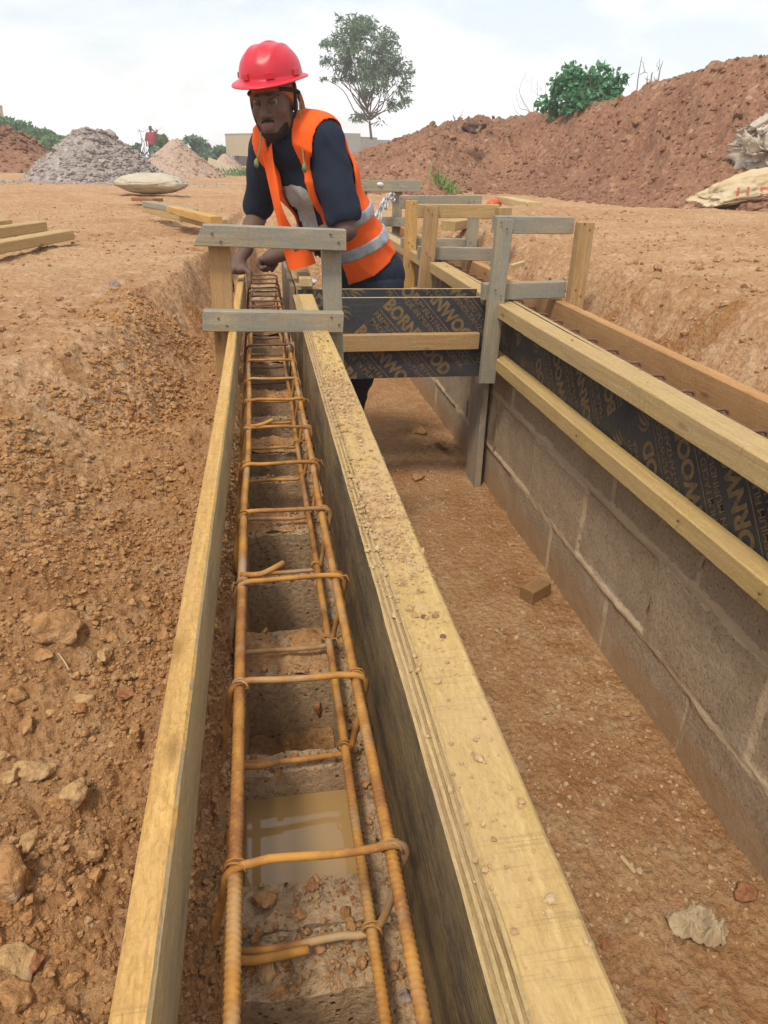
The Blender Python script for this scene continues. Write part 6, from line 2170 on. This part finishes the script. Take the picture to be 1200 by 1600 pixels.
tree('feathery_tree', (588, 222), 38.0, [(553, 58, 30, 24), (585, 82, 34, 28), (612, 112, 30, 26), (545, 98, 30, 22), (522, 70, 17, 10), (572, 42, 20, 12), (526, 45, 9, 6), (600, 60, 20, 14), (620, 135, 22, 18), (575, 120, 30, 22), (505, 70, 9, 4), (510, 96, 15, 7), (641, 113, 10, 4), (612, 162, 15, 12), (632, 160, 10, 7), (563, 182, 18, 8), (590, 190, 15, 9), (548, 122, 16, 9), (508, 124, 8, 3), (525, 124, 9, 6), (600, 145, 16, 10), (572, 150, 12, 10), (530, 30, 8, 6)], 12500, 0.20, 0.30, M_LF_A, 3, 'tall feathery dark tree standing alone behind the worker', r0=0.085, fork=0.52, droop=0.45, gapsize=0.55, thr=0.10)
tree('broadleaf_bush', (915, 190), 14.6, [(915, 135, 46, 30), (880, 150, 32, 22), (950, 140, 32, 24), (925, 108, 24, 13), (980, 128, 16, 12), (858, 165, 20, 14), (905, 165, 45, 20), (955, 165, 34, 18), (870, 130, 14, 9), (895, 117, 14, 8)], 5200, 0.10, 0.70, M_LF_C, 5, 'bright green broad-leaved bush behind the ridge of the spoil mound', 'bush', r0=0.05, fork=0.3, droop=0.15, gapsize=0.32, thr=0.02)
HEDGE = [((20, 235), 46, [(5, 205, 32, 16), (30, 208, 28, 14), (-25, 200, 34, 18)], M_LF_B, 'leftmost dense green shrub above the earth pile'),
         ((70, 238), 44, [(60, 218, 26, 12), (85, 224, 20, 9), (105, 221, 9, 6), (45, 222, 25, 12)], M_LF_B, 'low green shrub sloping down behind the large gravel pile'),
         ((222, 255), 40, [(218, 204, 13, 7), (222, 218, 11, 8), (212, 236, 16, 12), (245, 205, 7, 5), (228, 236, 16, 14)], M_LF_A, 'dark thin-topped tree right behind the distant person'),
         ((262, 258), 42, [(255, 228, 16, 12), (270, 236, 18, 13), (285, 240, 14, 11)], M_LF_Y, 'yellowish green shrub right of the distant person'),
         ((310, 262), 44, [(308, 230, 20, 14), (322, 242, 20, 14), (298, 246, 16, 12), (335, 248, 14, 10)], M_LF_A, 'dark green bushy tree between the sand pile and the tan building'),
         ((345, 264), 46, [(344, 242, 12, 10), (350, 252, 10, 8)], M_LF_B, 'small green bush touching the tan building')]
for k, (b_, d_, cl_, m_, lab) in enumerate(HEDGE):
    tree('leafy_shrub', b_, d_, cl_, 5200 if len(cl_) > 2 else 2200, 0.26, 0.5, m_, 20 + k, lab, 'shrub', 'green shrubs along the horizon', r0=0.08, fork=0.35, droop=0.2)


def bare(name, base, dist, tips, seed, label, r0=0.02):
    p0 = PD(base[0], base[1], dist); mb = MB(); g = np.random.default_rng(seed)
    st = p0 - [0, 0, 0.5]
    for k, (px, py) in enumerate(tips):
        e = PD(px, py, dist + g.uniform(-0.3, 0.3))
        limb(mb, st if k == 0 else st + (p0 - st) * g.uniform(0.5, 1.0), e, r0, r0 * 0.2, seed * 9 + k, 0.18, 12)
        for q in range(3):
            s_ = p0 + (e - p0) * g.uniform(0.3, 0.9)
            limb(mb, s_, s_ + (e - p0) * 0.22 + g.normal(size=3) * np.linalg.norm(e - p0) * 0.16, r0 * 0.3, r0 * 0.1, seed * 31 + k * 5 + q, 0.15, 6)
    o = mb.make(name, M_TWIG, None, smooth=True)
    return tag(o, label, 'bare twigs')


bare('bare_shrub', (838, 172), 16.5, [(822, 112), (806, 145), (840, 125), (850, 120), (800, 155)], 2, 'thin bare twigs left of the bright green bush on the mound', 0.008)
bare('bare_shrub', (712, 200), 14.5, [(700, 188), (722, 178), (738, 182), (708, 180), (748, 178)], 3, 'low dry twigs sticking out of the lower mound ridge', 0.016)
bare('bare_shrub', (1012, 140), 15.5, [(1003, 88), (1020, 112), (1036, 95), (1012, 118)], 4, 'upright dry stalks right of the bright green bush', 0.02)
p_ = PD(740, 192, 13.6)
P, Fc = rock_shape(ICO3, 77, 1.0, 0.35, (1.5, 0.8, 1.0))
tag(make('root_clump', P * np.array([0.17, 0.14, 0.10]) + p_ + np.array([0.0, 0, -0.07]), Fc, mat_soil('dark_root_soil', (0.16, 0.10, 0.075), (0.11, 0.07, 0.055), (0.2, 0.13, 0.1), 0.9, 20, 4), smooth=True), 'dark uprooted clump on the low part of the mound ridge', 'root clump')

g = np.random.default_rng(8)
p0 = ground_hit(694, 297)
Vg, Fg = [], []
for k in range(70):
    b_ = p0 + np.array([g.normal() * 0.10, g.normal() * 0.12, 0]); b_[2] = hz(b_[0], b_[1]) - 0.01
    d_ = unit([g.normal() * 0.5, g.normal() * 0.5, 1.0]); h_ = g.uniform(0.08, 0.30); s_ = unit(np.cross(d_, g.normal(size=3))) * 0.008
    i0 = len(Vg); m_ = b_ + d_ * h_ * 0.6; e_ = b_ + d_ * h_ + np.array([d_[0], d_[1], -0.4]) * h_ * 0.35
    Vg += [b_ - s_, b_ + s_, m_ + s_, m_ - s_, e_]; Fg += [(i0, i0 + 1, i0 + 2, i0 + 3), (i0 + 3, i0 + 2, i0 + 4)]
tag(make('grass_tuft', Vg, Fg, mat_leaf('grass_leaf', (0.10, 0.22, 0.05), (0.14, 0.28, 0.07), 4)), 'small bright green weed tuft at the foot of the mound', 'weed')
p0 = PD(385, 272, 20.0); Vg, Fg = [], []
for k in range(220):
    b_ = p0 + np.array([g.normal() * 0.35, g.normal() * 0.3, 0]); b_[2] = hz(b_[0], b_[1]) - 0.01
    d_ = unit([g.normal() * 0.5, g.normal() * 0.5, 1.0]); h_ = g.uniform(0.08, 0.30); s_ = unit(np.cross(d_, g.normal(size=3))) * 0.012
    i0 = len(Vg); m_ = b_ + d_ * h_ * 0.6; e_ = b_ + d_ * h_ + np.array([d_[0], d_[1], -0.4]) * h_ * 0.35
    Vg += [b_ - s_, b_ + s_, m_ + s_, m_ - s_, e_]; Fg += [(i0, i0 + 1, i0 + 2, i0 + 3), (i0 + 3, i0 + 2, i0 + 4)]
tag(make('grass_tuft', Vg, Fg, M_LF_B), 'low green weeds before the tan building left of the worker', 'weed')


# ------------------------------------------------------------------ buildings
def wallbox(mb, a, b, z0, z1, th):
    """upright slab from plan point a to b."""
    a, b = np.array(a[:2]), np.array(b[:2]); d = unit(b - a); n_ = np.array([-d[1], d[0]]) * th
    q = [a, b, b + n_, a + n_]
    mb.add([(*p, z0) for p in q] + [(*p, z1) for p in q], [(0, 3, 2, 1), (4, 5, 6, 7), (0, 1, 5, 4), (1, 2, 6, 5), (2, 3, 7, 6), (3, 0, 4, 7)])


D1 = 42.0
a, b = PD(354, 246, D1 + 1.5), PD(440, 246, D1 - 3.0)
ztop, zmid = PD(354, 211, D1)[2], PD(354, 243, D1)[2]
bd = empty('building', (a[0], a[1], GL), 'unfinished tan building with open pillared ground floor left of the worker', 'building')
mb = MB(); wallbox(mb, a, b, zmid, ztop, 6.0); mb.make('upper_wall', M_CONC_T, bd)
mb = MB(); wallbox(mb, a + (a - b) * 0.006, b, ztop, ztop + 0.10, 6.1); mb.make('roof_edge', M_CONC_G, bd)
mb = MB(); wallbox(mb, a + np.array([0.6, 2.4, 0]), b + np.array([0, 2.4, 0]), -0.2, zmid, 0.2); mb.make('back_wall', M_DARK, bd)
for t in (0.10, 0.42, 0.72, 0.97):
    p = a + (b - a) * t; mb = MB(); wallbox(mb, p, p + unit(b - a) * 0.28, -0.2, zmid, 0.28); mb.make('pillar', M_CONC_G, bd)
a, b = PD(505, 246, 36), PD(563, 246, 36)
gw = empty('boundary_wall', (a[0], a[1], GL), 'plain grey wall stepping down behind the worker under the feathery tree', 'wall')
mb = MB(); wallbox(mb, a, b, -0.3, PD(545, 208, 36)[2], 0.25); mb.make('high_section', M_CONC_G, gw)
a = b + np.array([0.003, 0, 0]); b = PD(640, 246, 37)
mb = MB(); wallbox(mb, a, b, -0.3, PD(580, 218, 36.3)[2], 0.25); mb.make('low_section', M_CONC_G, gw)
a, b = PD(-70, 240, 60), PD(17, 240, 62)
tb = empty('building', (a[0], a[1], GL), 'corner of a tall tan building rising above the shrubs at far left', 'building')
zt = PD(0, 168, 61)[2]
mb = MB(); wallbox(mb, a, b, -0.3, zt, 7.0); mb.make('wall', M_CONC_T, tb)
mb = MB(); wallbox(mb, a, b + (b - a) * 0.004, zt, zt + 0.18, 7.1); mb.make('parapet', M_CONC_G, tb)
a, b = PD(322, 270, 22), PD(368, 274, 21.2)
mb = MB(); a[2] = b[2] = 0; d_ = unit(b - a); n_ = np.array([-d_[1], d_[0], 0])
zg = GL - 0.02
mb.add([a + [0, 0, zg], b + [0, 0, zg], b + [0, 0, zg + 0.16], a + n_ * 0.12 + [0, 0, zg + 0.40], a + n_ * 0.05 + [0, 0, zg], b + n_ * 0.05 + [0, 0, zg], b + n_ * 0.05 + [0, 0, zg + 0.16], a + n_ * 0.17 + [0, 0, zg + 0.40]],
       [(0, 1, 2, 3), (5, 4, 7, 6), (0, 4, 5, 1), (3, 2, 6, 7), (1, 5, 6, 2), (0, 3, 7, 4)])
tag(mb.make('plywood_board', M_CONC_T), 'tan sheet leaning low on the ground before the tan building', 'board')


# ------------------------------------------------------------------ far people
def far_person(px, pyfeet, dist, hgt, shirt, trous, label, arms_up, seed):
    p0 = PD(px, pyfeet, dist); z0 = hz(p0[0], p0[1])
    o_ = np.array([p0[0], p0[1], z0]); s = hgt / 1.75
    root = empty('person', o_, label, 'person')
    def Q(a, b, c): return o_ + np.array([a, b, c]) * s
    Vv = Vol(o_ - [0.5, 0.4, 0.05], o_ + [0.5, 0.4, hgt + 0.1], 0.014)
    B_ = lambda *a, k=0.04: Vv.put(cap(*a), k)
    for sg in (-1, 1):
        B_(Q(sg * 0.09, 0, 0.9), Q(sg * 0.11, 0.0, 0.48), 0.075 * s, 0.055 * s); B_(Q(sg * 0.11, 0.0, 0.48), Q(sg * 0.12, 0.02, 0.06), 0.052 * s, 0.04 * s)
        B_(Q(sg * 0.12, 0.03, 0.04), Q(sg * 0.13, -0.12, 0.03), 0.04 * s, 0.035 * s)
        e = Q(sg * 0.34, -0.05, 1.36) if arms_up and sg > 0 else Q(sg * 0.27, 0.03, 1.12)
        w = Q(sg * 0.13, -0.10, 1.56) if arms_up and sg > 0 else Q(sg * 0.24, -0.12, 0.90)
        B_(Q(sg * 0.18, 0, 1.40), e, 0.05 * s, 0.042 * s); B_(e, w, 0.04 * s, 0.03 * s); B_(w, w + (w - e) * 0.25, 0.035 * s, 0.03 * s)
    Vv.put(ell(Q(0, 0, 1.22), np.array([0.19, 0.12, 0.26]) * s), 0.05); Vv.put(ell(Q(0, 0, 0.96), np.array([0.16, 0.12, 0.13]) * s), 0.05)
    B_(Q(0, 0, 1.42), Q(0, -0.01, 1.54), 0.055 * s, 0.05 * s); Vv.put(ell(Q(0, -0.01, 1.63), np.array([0.075, 0.095, 0.115]) * s), 0.02)
    Vv.put(ell(Q(0, -0.10, 1.61), np.array([0.018, 0.025, 0.03]) * s), 0.02)
    put_vol('body', Vv, M_SKIN, root, 2)
    sh = Vol(Vv.lo, o_ + [0.5, 0.4, hgt + 0.1], 0.014)
    sh.put(ell(Q(0, 0, 1.20), np.array([0.21, 0.15, 0.30]) * s), 0.03); sh.put(ell(Q(0, 0, 0.98), np.array([0.19, 0.15, 0.16]) * s), 0.04)
    sh.put(cap(Q(-0.15, 0, 1.40), Q(0.15, 0, 1.40), 0.075 * s, 0.075 * s), 0.03)
    for sg in (-1, 1):
        e = Q(sg * 0.34, -0.05, 1.36) if arms_up and sg > 0 else Q(sg * 0.27, 0.03, 1.12)
        sh.put(cap(Q(sg * 0.18, 0, 1.40), e, 0.07 * s, 0.062 * s), 0.03)
    put_vol('shirt', sh, shirt, root, 2)
    tr = Vol(Vv.lo, o_ + [0.5, 0.4, hgt], 0.014)
    tr.put(ell(Q(0, 0, 0.93), np.array([0.175, 0.14, 0.12]) * s), 0.03)
    for sg in (-1, 1):
        tr.put(cap(Q(sg * 0.09, 0, 0.88), Q(sg * 0.11, 0.0, 0.48), 0.095 * s, 0.075 * s), 0.03); tr.put(cap(Q(sg * 0.11, 0.0, 0.48), Q(sg * 0.12, 0.02, 0.10), 0.073 * s, 0.062 * s), 0.03)
    put_vol('trousers', tr, trous, root, 2)
    hv = Vol(Q(-0.15, -0.2, 1.45), Q(0.15, 0.2, 1.85), 0.012)
    hv.put(ell(Q(0, 0.008, 1.655), np.array([0.082, 0.10, 0.105]) * s), 0.01); hv.put(ell(Q(0, -0.12, 1.59), np.array([0.075, 0.09, 0.10]) * s), 0.01, 'sub')
    put_vol('hair', hv, M_BEARD, root, 1)


far_person(241, 258, 40.0, 1.68, mat_plain('red_shirt', (0.36, 0.055, 0.06), 0.9, 0.2, 0, 0.3, 12, 0, (0.22, 0.05, 0.06)), M_TROU, 'distant person in red shirt with one raised elbow behind the sand pile', True, 1)
# ------------------------------------------------------------------ haze
mb = MB(); box(mb, (-116, -116, -1.9), (116, 116, 10.5))
hm = bpy.data.materials.new('haze_air'); hm.use_nodes = True
ht = hm.node_tree; ht.nodes.clear()
ho = _n(ht, 'ShaderNodeOutputMaterial'); hp = _n(ht, 'ShaderNodeVolumePrincipled')
hp.inputs['Color'].default_value = (0.92, 0.95, 1.0, 1); hp.inputs['Density'].default_value = 0.0028
ht.links.new(hp.outputs[0], ho.inputs['Volume'])
hz_ = mb.make('haze', hm); hz_['kind'] = 'stuff'; hz_['label'] = 'thin pale haze in the air over the whole site'; hz_['category'] = 'haze'
